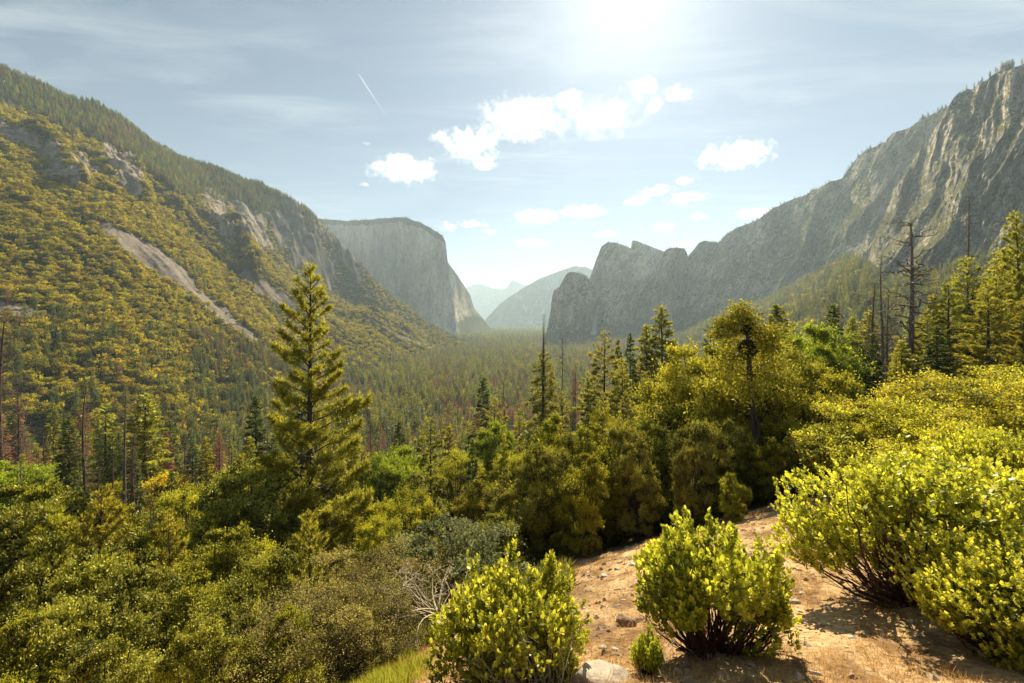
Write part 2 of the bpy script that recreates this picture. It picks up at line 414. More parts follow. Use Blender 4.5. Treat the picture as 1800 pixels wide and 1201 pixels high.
# foot line of the left wall as a function of u, for masks
_kx = sorted(far_tab)
def foot(u): return np.interp(u, _kx, [far_tab[k][0][0] for k in _kx])
def knee(u): return np.interp(u, _kx, [far_tab[k][1][0] for k in _kx])
def crest(u): return np.interp(u, _kx, [far_tab[k][2][0] for k in _kx])
def pl_dist(u, v, pts, wid):
    """coverage of a tapering polyline band in (u, py)"""
    best = np.full(np.shape(u), 9.0)
    for (a, wa), (b, wb) in zip(list(zip(pts, wid))[:-1], list(zip(pts, wid))[1:]):
        ax, ay = a; bx, by = b; dx, dy = bx - ax, by - ay
        t = np.clip(((u - ax) * dx + (v - ay) * dy) / (dx * dx + dy * dy), 0, 1)
        dd = np.hypot(u - ax - t * dx, v - ay - t * dy) / (wa + (wb - wa) * t)
        best = np.minimum(best, dd)
    return best
SPURS = [([(300, 290), (345, 325), (395, 385), (425, 430), (450, 475)], [20, 26, 26, 20, 12], 75), ([(125, 225), (185, 265), (235, 325), (262, 375)], [14, 20, 20, 10], 55),
         ([(10, 170), (60, 225), (115, 290), (150, 335)], [12, 18, 18, 10], 42), ([(490, 350), (550, 440), (610, 520), (680, 575)], [16, 18, 14, 8], 45), ([(225, 250), (285, 300)], [12, 12], -25), ([(440, 355), (500, 430)], [16, 16], -25)]
def ground_z(x, y):
    x = np.asarray(x, float); y = np.asarray(y, float)
    z = base_z(x, y)
    yy = np.maximum(y, 6.0); u = CX + F * x / yy
    d = np.hypot(x, y)
    # small relief near
    z = z + 0.16 * fbm(x / 1.6, y / 1.6, 4, 3) * sstep(1, 5, d) * (1 - sstep(60, 140, d)) + 0.5 * fbm(x / 9, y / 9, 3, 5) * sstep(8, 25, d)
    mL = (u < 840) * sstep(0.0, 0.35, (y - foot(u)) / (crest(u) - foot(u))) * sstep(820, 700, u)
    up = sstep(0.1, 0.9, (y - foot(u)) / (crest(u) - foot(u)))
    wx = x + 60 * fbm(x / 300, y / 300, 2, 11); wy = y + 80 * fbm(x / 350, y / 350, 3, 12) + 0.25 * x
    z = z + mL * (24 + 82 * up) * (1 - 0.85 * sstep(0.7, 0.97, up)) * (ridged(wy / 230, wx / 560, 4, 21, 0.5) - 0.35)
    z = z + mL * (7 + 9 * up) * fbm(wy / 55, wx / 100, 5, 31)
    uu_, vv_ = u, CY - F * z / yy
    for pts, w, h in SPURS:
        d_ = pl_dist(uu_, vv_, pts, w)
        z = z + (y > 300) * (1 - sstep(0.72, 0.92, up)) * h * np.exp(-d_ ** 2) * (0.75 + 0.5 * fbm(x / 70, y / 70, 3, 61))
    mR = (u > 1100) * sstep(0, 0.4, (y - foot(u)) / (knee(u) - foot(u))) * sstep(1150, 1300, u)
    z = z + mR * 16 * (ridged(wy / 180, wx / 260, 3, 41) - 0.4)
    return z

def to_px(x, y, z):
    return CX + F * x / y, CY - F * z / y

TALUS = [([(165, 392), (235, 432), (300, 478), (370, 535), (455, 603)], [6, 19, 20, 15, 8]),
         ([(428, 485), (470, 512), (510, 540)], [8, 13, 9]),
         ([(-40, 528), (30, 545), (105, 560)], [14, 16, 7]),
         ([(640, 556), (700, 590), (760, 612)], [3, 4, 3])]
ROCKS = [([(0, 225), (25, 250)], [9, 12]), ([(50, 250), (95, 285), (130, 315)], [8, 12, 8]), ([(-10, 160), (20, 185)], [8, 6]),
         ([(190, 265), (215, 300), (238, 335)], [9, 14, 8]), ([(130, 275), (165, 300)], [6, 8]),
         ([(368, 340), (385, 375), (402, 415)], [7, 11, 9]), ([(420, 365), (450, 395), (468, 430)], [8, 15, 10]),
         ([(560, 395), (600, 430), (622, 470)], [7, 7, 5])]
CLIFFY = [([(500, 385), (545, 450), (575, 510)], [36, 38, 14]), ([(600, 430), (630, 490)], [14, 9])]
def rock_masks(x, y, z):
    u, v = to_px(x, np.maximum(y, 1), z)
    jit = 0.9 * fbm(x / 45, y / 45, 5, 71, 0.7)
    t = np.zeros(np.shape(x)); r = np.zeros(np.shape(x)); c = np.zeros(np.shape(x))
    for p, w in TALUS: t = np.maximum(t, 1 - sstep(0.8, 1.25, pl_dist(u, v, p, w) * 1.1 + jit * 1.3))
    for p, w in ROCKS: r = np.maximum(r, 1 - sstep(0.8, 1.2, pl_dist(u, v, p, w) * 0.7 + jit * 1.9))
    for p, w in CLIFFY: c = np.maximum(c, 1 - sstep(0.75, 1.1, pl_dist(u, v, p, w) + jit))
    far = (y > 300)
    return t * far, r * far, c * far

def build_ground():
    # sheet coordinates: a = x/(y+18), rows log spaced from just behind the camera to 14 km
    rows = np.concatenate([-17 + 0 * np.array([1.0]), -18 + np.exp(np.linspace(np.log(2.0), np.log(418), 330)),
                           -18 + np.exp(np.linspace(np.log(418), np.log(3018), 620))[1:], -18 + np.exp(np.linspace(np.log(3018), np.log(19018), 60))[1:]])
    a = np.linspace(-1.72, 1.55, 1150)
    Y, A = np.meshgrid(rows, a, indexing='ij')
    X = A * (Y + 18)
    Z = ground_z(X, Y)
    t, r, c = rock_masks(X, Y, Z)
    # craggy relief on the outcrops
    U = CX + F * X / np.maximum(Y, 6)
    crag = np.maximum(r, c)
    Z = Z + crag * 22 * fbm(X / 26, Y / 26, 5, 81, 0.6) + r * 9 * ridged(X / 14, Y / 30, 3, 82) + t * 1.6 * fbm(X / 6, Y / 6, 3, 83) + c * 34 * (ridged((Y + X) / 60, Z / 160, 3, 85) - 0.4)
    Z = np.where(Y > 200, Z, Z)
    # base colours; under is darkened to hold the shade between the shrubs
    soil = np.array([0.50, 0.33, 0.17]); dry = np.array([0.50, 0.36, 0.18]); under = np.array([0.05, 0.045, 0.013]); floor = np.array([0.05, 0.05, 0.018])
    grass = np.array([0.24, 0.24, 0.035]); scree = np.array([0.20, 0.17, 0.14]); rockc = np.array([0.33, 0.275, 0.215]); cliffc = np.array([0.15, 0.135, 0.115])
    d = np.hypot(X, Y)
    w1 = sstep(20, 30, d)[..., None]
    n = sstep(-0.2, 0.5, fbm(X / 2.2, Y / 2.2, 4, 91))[..., None]
    near = soil * (1 - n) + dry * n
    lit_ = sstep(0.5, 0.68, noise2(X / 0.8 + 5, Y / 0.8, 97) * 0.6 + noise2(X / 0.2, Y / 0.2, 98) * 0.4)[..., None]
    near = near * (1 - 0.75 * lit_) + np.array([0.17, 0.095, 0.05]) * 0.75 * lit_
    gm = (0.45 * sstep(690, 610, U + 60 * fbm(X / 1.5, Y / 1.5, 3, 99)) * sstep(3, 4.5, Y))[..., None]
    near = near * (1 - gm) + grass * gm
    wood = under * 0.7  # wooded ground: the same shade-dark colour, lowered further
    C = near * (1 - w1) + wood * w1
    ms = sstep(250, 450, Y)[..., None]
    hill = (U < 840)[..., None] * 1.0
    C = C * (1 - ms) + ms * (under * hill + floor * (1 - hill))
    sc_n = (0.55 + 0.5 * noise2(X / 9, Y / 9, 93) + 0.4 * noise2(X / 3, Y / 3, 96))[..., None]
    C = C * (1 - t[..., None]) + scree * sc_n * t[..., None]
    C = C * (1 - r[..., None]) + rockc * (0.45 + 0.8 * noise2(X / 10, Z / 7, 94))[..., None] * r[..., None]
    C = C * (1 - c[..., None]) + cliffc * (0.6 + 0.8 * noise2(X / 25, Z / 14, 95))[..., None] * c[..., None]
    m, nt = mat_new('ground')
    at = N_(nt, 'ShaderNodeAttribute', attribute_name='gcol')
    geo = N_(nt, 'ShaderNodeNewGeometry')
    n1 = N_(nt, 'ShaderNodeTexNoise'); n1.inputs['Scale'].default_value = 9; n1.inputs['Detail'].default_value = 8; n1.inputs['Roughness'].default_value = 0.7
    n2 = N_(nt, 'ShaderNodeTexNoise'); n2.inputs['Scale'].default_value = 0.22; n2.inputs['Detail'].default_value = 9; n2.inputs['Roughness'].default_value = 0.72
    for q in (n1, n2): nt.links.new(geo.outputs['Position'], q.inputs['Vector'])
    mulc = N_(nt, 'ShaderNodeMixRGB', blend_type='MULTIPLY'); mulc.inputs[0].default_value = 1
    nt.links.new(at.outputs['Color'], mulc.inputs[1])
    nt.links.new(ramp(nt, n1.outputs[0], [(0.3, (0.45, 0.42, 0.4)), (0.5, (0.95, 0.95, 0.95)), (0.7, (1.5, 1.5, 1.5))]), mulc.inputs[2])
    mul2 = N_(nt, 'ShaderNodeMixRGB', blend_type='MULTIPLY'); mul2.inputs[0].default_value = 1
    nt.links.new(mulc.outputs[0], mul2.inputs[1]); nt.links.new(ramp(nt, n2.outputs[0], [(0.3, (0.6, 0.6, 0.6)), (0.7, (1.35, 1.35, 1.35))]), mul2.inputs[2])
    p = N_(nt, 'ShaderNodeBsdfDiffuse'); nt.links.new(mul2.outputs[0], p.inputs[0])
    b = N_(nt, 'ShaderNodeBump'); b.inputs['Strength'].default_value = 0.7; b.inputs['Distance'].default_value = 0.08; nt.links.new(n1.outputs[0], b.inputs['Height'])
    b2 = N_(nt, 'ShaderNodeBump'); b2.inputs['Strength'].default_value = 0.5; b2.inputs['Distance'].default_value = 2.0; nt.links.new(n2.outputs[0], b2.inputs['Height']); nt.links.new(b.outputs[0], b2.inputs['Normal'])
    b2f = N_(nt, 'ShaderNodeMath', operation='GREATER_THAN'); sp = N_(nt, 'ShaderNodeSeparateXYZ'); nt.links.new(geo.outputs['Position'], sp.inputs[0]); nt.links.new(sp.outputs['Y'], b2f.inputs[0]); b2f.inputs[1].default_value = 200
    hf = N_(nt, 'ShaderNodeMath', operation='MULTIPLY'); hf.inputs[1].default_value = 0.7; nt.links.new(b2f.outputs[0], hf.inputs[0]); nt.links.new(hf.outputs[0], b2.inputs['Strength'])
    nt.links.new(b2.outputs[0], p.inputs['Normal'])
    out = N_(nt, 'ShaderNodeOutputMaterial'); nt.links.new(p.outputs[0], out.inputs[0])
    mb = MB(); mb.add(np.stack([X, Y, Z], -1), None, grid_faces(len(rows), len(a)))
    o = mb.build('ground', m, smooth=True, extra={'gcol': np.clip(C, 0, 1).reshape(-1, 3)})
    tag(o, 'rocky brown slope, scrub covered valley wall and wooded valley floor', kind='structure')
build_ground()

# ------------------------------------------------------------------ cliffs: sheets with real depth
CLIFFS = {}
def cliff(name, sky_pts, base_pts, Yc, lean, mat, amp, lam, shear=0.0, amp2=20, lam2=60, seed=1, step=1.6, back=600, jag=1.2, extraY=None, label=None, kind='structure', vegf=None, leanp=1.0):
    us = np.arange(sky_pts[0][0], sky_pts[-1][0] + 0.01, step)
    top = np.interp(us, [p[0] for p in sky_pts], [p[1] for p in sky_pts])
    top = top + jag * fbm(us / 14, us * 0 + seed, 4, seed + 50, 0.65) * np.minimum(1, (us - us[0]) / 10) 
    bot = np.interp(us, [p[0] for p in base_pts], [p[1] for p in base_pts])
    bot = np.maximum(bot, top + 2)
    nr = int(np.clip((bot - top).max() / step, 30, 420))
    s = np.linspace(0, 1, nr)[:, None]
    py = bot[None] + (top - bot)[None] * s
    U = np.broadcast_to(us[None], py.shape)
    Yt = np.interp(us, [p[0] for p in Yc], [p[1] for p in Yc])[None]
    ln = lean(U, py) if callable(lean) else lean
    Y = Yt - ln * (1 - s) ** leanp
    q = U + shear * py
    wob = 0.35 * fbm(U / lam / 1.5, py / lam / 1.5, 3, seed + 7)
    rel = -amp * (ridged(q / lam + wob, py / (lam * 4.5), 4, seed, 0.5) - 0.4) + amp2 * fbm(q / lam2, py / (lam2 * 2.2), 5, seed + 20, 0.64)
    Y = Y + rel * sstep(0, 0.06, s)
    if extraY is not None: Y = Y + extraY(U, py)
    X = (U - CX) / F * Y; Z = (CY - py) / F * Y
    Vf = np.stack([X, Y, Z], -1)
    # ledge vegetation where the face leans back
    dz = np.gradient(Z, axis=0); dY = np.gradient(Y, axis=0)
    sl = dY / np.maximum(np.hypot(dz, dY), 1e-6)
    tint = np.clip(0.25 + 0.42 * sl + 0.12 * fbm(U / 30, py / 30, 3, seed + 33), 0, 1)
    if vegf is not None: tint = np.clip(tint + vegf(U, py), 0, 1)
    # body behind the crest
    rb = []
    T = Vf[-1]
    for k, (dy, fall) in enumerate([(0.02, 0.004), (0.06, 0.02), (0.2, 0.08), (0.5, 0.25), (1.0, 0.6)]):
        d = dy * back
        P = T.copy(); P[:, 1] += d; P[:, 0] += d * (T[:, 0] / T[:, 1]); P[:, 2] -= fall * back * 0.6 + 0.0
        rb.append(P)
    V = np.concatenate([Vf, np.stack(rb)], 0)
    tint = np.concatenate([tint, np.full((5, len(us)), 0.75)], 0)
    mb = MB(); mb.add(V, None, grid_faces(V.shape[0], V.shape[1]), tint.ravel())
    o = mb.build(name, mat, smooth=False)
    tag(o, label, kind=kind)
    CLIFFS[label] = (us, top, T.copy(), Vf)
    return o

M_gran_warm = rock_mat('granite_pale', (0.30, 0.27, 0.215), (0.46, 0.405, 0.32), (0.66, 0.56, 0.40), (0.07, 0.075, 0.025), sc=0.006)
M_gran_grey = rock_mat('granite_grey', (0.26, 0.235, 0.20), (0.48, 0.41, 0.32), (0.68, 0.57, 0.42), (0.085, 0.085, 0.025), sc=0.010)
M_gran_near = rock_mat('granite_fluted', (0.26, 0.235, 0.20), (0.47, 0.405, 0.32), (0.68, 0.57, 0.42), (0.09, 0.09, 0.025), sc=0.018)
M_far = rock_mat('far_wooded_rock', (0.09, 0.10, 0.08), (0.16, 0.16, 0.13), (0.3, 0.29, 0.26), (0.05, 0.06, 0.03), streak=False, sc=0.004)

# El Capitan: two faces meeting at a prow
ecY = [(560, 4300), (585, 4250), (700, 4000), (786, 3850), (800, 3870), (830, 4150), (868, 4600)]
def ec_extra(U, py):
    prow = 786 + (py - 460) * 0.155
    d = U - prow
    return np.where(d < 0, 0, np.clip(d, 0, 80) * 5.0) * sstep(455, 480, py) - 60 * np.exp(-(d / 7.0) ** 2)
cliff('cliff', [(560, 384), (590, 387), (612, 389), (650, 386), (700, 382), (715, 383), (740, 392), (760, 403), (778, 414), (783, 425), (785, 440), (787, 461), (801, 480), (815, 500), (826, 518), (834, 543), (845, 556), (856, 570), (868, 583)],
      [(560, 600), (868, 600)], ecY, lambda U, py: 60 + 500 * sstep(545, 600, py) * sstep(780, 860, U) + 160 * sstep(520, 600, py), M_gran_warm, 60, 34, 0.05, 40, 22, seed=5, extraY=ec_extra, jag=1.0,
      label='huge pale granite monolith with a sharp prow on the left of the valley', step=1.1,
      vegf=lambda U, py: -0.12 + 0.4 * sstep(545, 575, py) * sstep(795, 830, U) + 0.7 * sstep(14, 4, py - np.interp(U, [560, 612, 700, 740, 785], [384, 389, 382, 392, 420])) * (U < 785))
# far layers
cliff('mountain', [(800, 520), (818, 506), (832, 500), (848, 500), (862, 506), (875, 508), (888, 508), (895, 500), (900, 493), (908, 495), (918, 500), (940, 505), (960, 512), (1000, 520)],
      [(800, 600), (1000, 600)], [(800, 16500), (1000, 15500)], 1500, M_far, 350, 22, 0.0, 200, 14, seed=15, jag=1.2, back=1500, label='faintest hazy peaks with a split dome at the end of the valley')
cliff('mountain', [(850, 566), (862, 552), (880, 533), (900, 519), (925, 503), (950, 489), (975, 480), (990, 474), (1010, 468), (1030, 470), (1045, 476), (1070, 480), (1120, 500)],
      [(850, 600), (1120, 600)], [(850, 8300), (950, 8800), (1050, 9300), (1120, 9800)], 1600, M_far, 260, 40, 0.5, 120, 18, seed=25, jag=0.8, back=1500, label='hazy wooded ridge sloping down into the middle of the valley')
# cathedral rocks
cliff('cliff', [(1012, 530), (1028, 505), (1037, 488), (1046, 462), (1052, 446), (1057, 434), (1068, 426), (1080, 426), (1096, 431), (1109, 437), (1111, 423), (1118, 423), (1130, 428), (1150, 436), (1168, 443), (1190, 452), (1230, 460)],
      [(1012, 600), (1230, 600)], [(1012, 3300), (1060, 3250), (1110, 3450), (1112, 3600), (1230, 3900)], 500, M_gran_grey, 110, 42, 0.7, 60, 24, seed=35, jag=1.0, label='twin blunt granite towers standing behind the waterfall cliff', step=1.2)
def bv_extra(U, py):
    alc = np.exp(-((U - (1050 - (py - 540) * 0.12)) / 14.0) ** 2) * sstep(525, 545, py)
    return 170 * alc
cliff('cliff', [(958, 600), (962, 578), (967, 552), (971, 520), (974, 511), (984, 504), (990, 492), (997, 481), (1004, 478), (1018, 480), (1030, 484), (1038, 494), (1046, 510), (1054, 527), (1066, 524), (1082, 516), (1100, 507), (1118, 493), (1140, 486), (1150, 476), (1160, 458), (1168, 442), (1176, 437), (1190, 435), (1203, 437), (1208, 446), (1214, 470), (1222, 500)],
      [(958, 601), (1060, 601), (1120, 596), (1222, 588)], [(958, 2780), (1000, 2700), (1050, 2780), (1100, 2760), (1180, 2840), (1222, 2900)], lambda U, py: 130 + 200 * sstep(560, 600, py), M_gran_grey, 120, 46, 0.2, 70, 26, seed=45, jag=1.2, extraY=bv_extra, label='dark granite wall with a thin waterfall in its recess', step=1.0)
cliff('cliff', [(1190, 520), (1200, 470), (1210, 449), (1218, 441), (1228, 428), (1240, 424), (1252, 426), (1262, 427), (1272, 418), (1285, 407), (1298, 400), (1315, 393), (1335, 383), (1360, 366), (1385, 354), (1410, 345), (1440, 330), (1462, 318), (1480, 314), (1492, 296), (1508, 275), (1522, 264), (1540, 257), (1556, 250), (1566, 300), (1576, 380)],
      [(1190, 592), (1240, 585), (1300, 566), (1400, 520), (1500, 470), (1576, 490)], [(1190, 3050), (1300, 2840), (1400, 2560), (1480, 2320), (1576, 2060)], lambda U, py: 480 + 0 * U, M_gran_grey, 200, 66, 0.5, 95, 34, seed=55, jag=2.0, label='long grey cliff wall stepping up to the right with small trees on its rim', step=1.2)
cliff('cliff', [(1530, 330), (1543, 285), (1552, 262), (1560, 243), (1568, 234), (1585, 229), (1600, 224), (1615, 214), (1635, 203), (1655, 192), (1670, 186), (1700, 180)],
      [(1530, 420), (1700, 420)], [(1530, 1950), (1700, 1700)], 150, M_gran_grey, 60, 50, 0.6, 30, 26, seed=65, jag=2.0, label='blue grey summit wall behind the fluted cliff', step=1.2)
cliff('cliff', [(1508, 520), (1520, 492), (1526, 462), (1532, 432), (1541, 408), (1552, 385), (1562, 362), (1570, 335), (1580, 318), (1592, 304), (1606, 278), (1622, 256), (1636, 240), (1650, 218), (1662, 196), (1674, 176), (1686, 164), (1700, 157), (1716, 152), (1730, 144), (1745, 132), (1770, 122), (1800, 112), (1900, 60), (2100, 0), (2400, -40)],
      [(1508, 530), (1600, 515), (1700, 500), (2400, 480)], [(1508, 1480), (1560, 1440), (1650, 1350), (1800, 1180), (2100, 1050), (2400, 980)], lambda U, py: 400 + 0 * U, M_gran_near, 170, 84, 0.42, 66, 38, seed=75, jag=4.0, label='towering fluted granite cliff at the right edge', step=1.4, back=300)
#==HAZE
HAZE_D = 0.65e-4
def build_haze():
    m, nt = mat_new('haze_air')
    v = N_(nt, 'ShaderNodeVolumePrincipled')
    v.inputs['Color'].default_value = (0.66, 0.84, 1.0, 1); v.inputs["Density"].default_value = HAZE_D; v.inputs['Anisotropy'].default_value = 0.25
    out = N_(nt, 'ShaderNodeOutputMaterial'); nt.links.new(v.outputs[0], out.inputs['Volume'])
    x, y0, y1, z0, z1 = 34000, -700, 20800, -420, 1400
    V = [(-x, y0, z0), (x, y0, z0), (x, y1, z0), (-x, y1, z0), (-x, y0, z1), (x, y0, z1), (x, y1, z1), (-x, y1, z1)]
    mb = MB(); mb.add(V, None, [(0, 3, 2, 1), (4, 5, 6, 7), (0, 1, 5, 4), (1, 2, 6, 5), (2, 3, 7, 6), (3, 0, 4, 7)])
    tag(mb.build('haze', m), 'thin pale valley haze', kind='stuff')
build_haze()

# ------------------------------------------------------------------ clouds
def cloud_mat(name, dens, anis=0.4):
    m, nt = mat_new(name)
    tcn = N_(nt, 'ShaderNodeTexCoord'); oi = N_(nt, 'ShaderNodeObjectInfo')
    off = N_(nt, 'ShaderNodeMath', operation='MULTIPLY'); off.inputs[1].default_value = 37.0; nt.links.new(oi.outputs['Random'], off.inputs[0])
    geo = N_(nt, 'ShaderNodeNewGeometry')
    n = N_(nt, 'ShaderNodeTexNoise', noise_dimensions='4D'); n.inputs['Scale'].default_value = 0.0046; n.inputs['Detail'].default_value = 8; n.inputs['Roughness'].default_value = 0.68
    nt.links.new(geo.outputs['Position'], n.inputs['Vector']); nt.links.new(off.outputs[0], n.inputs['W'])
    ln = N_(nt, 'ShaderNodeVectorMath', operation='LENGTH'); nt.links.new(tcn.outputs['Object'], ln.inputs[0])
    # density = clamp((1 - r) + (noise-0.5)*k)
    a = N_(nt, 'ShaderNodeMath', operation='SUBTRACT'); a.inputs[0].default_value = 0.62; nt.links.new(ln.outputs['Value'], a.inputs[1])
    b = N_(nt, 'ShaderNodeMath', operation='MULTIPLY_ADD'); b.inputs[1].default_value = 4.2; b.inputs[2].default_value = -2.1; nt.links.new(n.outputs[0], b.inputs[0])
    c = N_(nt, 'ShaderNodeMath', operation='ADD'); nt.links.new(a.outputs[0], c.inputs[0]); nt.links.new(b.outputs[0], c.inputs[1])
    d = N_(nt, 'ShaderNodeMapRange'); d.inputs[1].default_value = 0.0; d.inputs[2].default_value = 0.45; d.inputs[4].default_value = dens
    nt.links.new(c.outputs[0], d.inputs[0])
    v = N_(nt, 'ShaderNodeVolumePrincipled'); v.inputs['Color'].default_value = (0.93, 0.98, 1, 1); v.inputs['Anisotropy'].default_value = anis
    nt.links.new(d.outputs[0], v.inputs['Density'])
    out = N_(nt, 'ShaderNodeOutputMaterial'); nt.links.new(v.outputs[0], out.inputs['Volume'])
    return m
M_cloud = cloud_mat('cloud_vapour', 0.0030)
M_wisp = cloud_mat('wisp_vapour', 0.0007)
def ico_mesh(name, mat, n=3):
    import bmesh
    bm = bmesh.new(); bmesh.ops.create_icosphere(bm, subdivisions=n, radius=1.0)
    me = bpy.data.meshes.new(name); bm.to_mesh(me); bm.free(); me.materials.append(mat); return me
clouds = [
 (912, 210, 84, 44, 0, 'largest bright cumulus cloud, below and left of the sun glare'), (1000, 175, 32, 20, 0, 'small puffy cloud just above the right shoulder of the largest cloud'),
 (1045, 212, 95, 30, 1, 'thin wispy cloud veil trailing right of the largest cloud'), (1126, 158, 36, 24, 0, 'puffy cloud highest in the row, under the sun glare'),
 (1080, 183, 26, 15, 0, 'small cloud between the largest cloud and the highest puff'), (1195, 165, 28, 18, 0, 'small cloud at the right end of the topmost row'), (1145, 185, 30, 14, 0, 'flat cloudlet just under the highest puff'),
 (825, 256, 62, 34, 0, 'ragged cloud left of and below the largest cloud'), (850, 288, 32, 15, 0, 'cloudlet hanging under the ragged cloud'), (772, 238, 28, 13, 0, 'curled wisp at the upper left of the ragged cloud'),
 (712, 300, 70, 26, 0, 'flat white cloud farthest left of the large ones'), (700, 276, 32, 12, 0, 'crest cloudlet on top of the leftmost large cloud'),
 (1293, 273, 76, 25, 0, 'long slanting cloud alone on the right side of the sky'), (945, 382, 52, 15, 0, 'flat cloud low above the far valley, left one of a pair'), (1028, 372, 48, 13, 0, 'flat cloud low above the far valley, right one of a pair'),
 (1122, 353, 32, 11, 0, 'small low cloud left of the twin streak clouds'), (1155, 337, 36, 12, 0, 'low streak cloud just above the twin granite towers'), (1205, 349, 44, 10, 0, 'long thin low cloud right above the long cliff wall'),
 (1208, 319, 26, 10, 0, 'small oval cloud above the low streak clouds'), (1167, 400, 24, 12, 0, 'small cloud above the twin granite towers'), (934, 427, 32, 9, 0, 'small flat cloud just right of the monolith top'),
 (788, 399, 20, 11, 0, 'cloudlet touching the top right of the granite monolith'), (830, 394, 30, 8, 0, 'flat cloudlet second to the right of the granite monolith'), (860, 408, 17, 9, 0, 'cloudlet third to the right of the granite monolith'),
 (1322, 376, 42, 10, 0, 'low cloud resting behind the rim of the long cliff wall'), (1228, 381, 24, 8, 0, 'tiny cloud above the long cliff wall'), (1065, 412, 24, 8, 0, 'tiny faint cloud left of the twin granite towers'),
 (643, 252, 14, 7, 0, 'tiny lone cloudlet under the contrail'), (640, 326, 14, 6, 0, 'tiny lone cloudlet left of the leftmost large cloud'), (1205, 430, 22, 6, 0, 'tiny cloud strip touching the cliff wall rim')]
me_c = ico_mesh('cloud', M_cloud); me_w = ico_mesh('cloud_veil', M_wisp)
for (px, py, hw, hh, wisp, lab) in clouds:
    Y = 2950 * F / (CY - py)
    o = link('cloud', me_w if wisp else me_c)
    o.location = ((px - CX) / F * Y, Y, 2950)
    k = 1.05
    o.scale = (hw / F * Y * k, hw / F * Y * 0.9, hh / F * Y * k * 0.9)
    o.rotation_euler = (0, 0, 0)
    tag(o, lab, 'cloud', 'cumulus clouds over the valley')
# contrail
def contrail():
    m, nt = mat_new('ice_trail')
    v = N_(nt, 'ShaderNodeVolumePrincipled'); v.inputs['Color'].default_value = (1, 1, 1, 1); v.inputs['Anisotropy'].default_value = 0.4; v.inputs['Density'].default_value = 0.012
    out = N_(nt, 'ShaderNodeOutputMaterial'); nt.links.new(v.outputs[0], out.inputs['Volume'])
    def P(px, py, z=9000):
        Y = z * F / (CY - py); return np.array([(px - CX) / F * Y, Y, z])
    a, b = P(630, 130), P(680, 206)
    t = np.linspace(0, 1, 9)[:, None]; mb = MB()
    tube(mb, a + (b - a) * t, np.interp(t[:, 0], [0, 0.15, 1], [9, 15, 3]), 8)
    tag(mb.build('contrail', m), 'thin white aircraft trail high on the left of the clouds', 'contrail')
contrail()
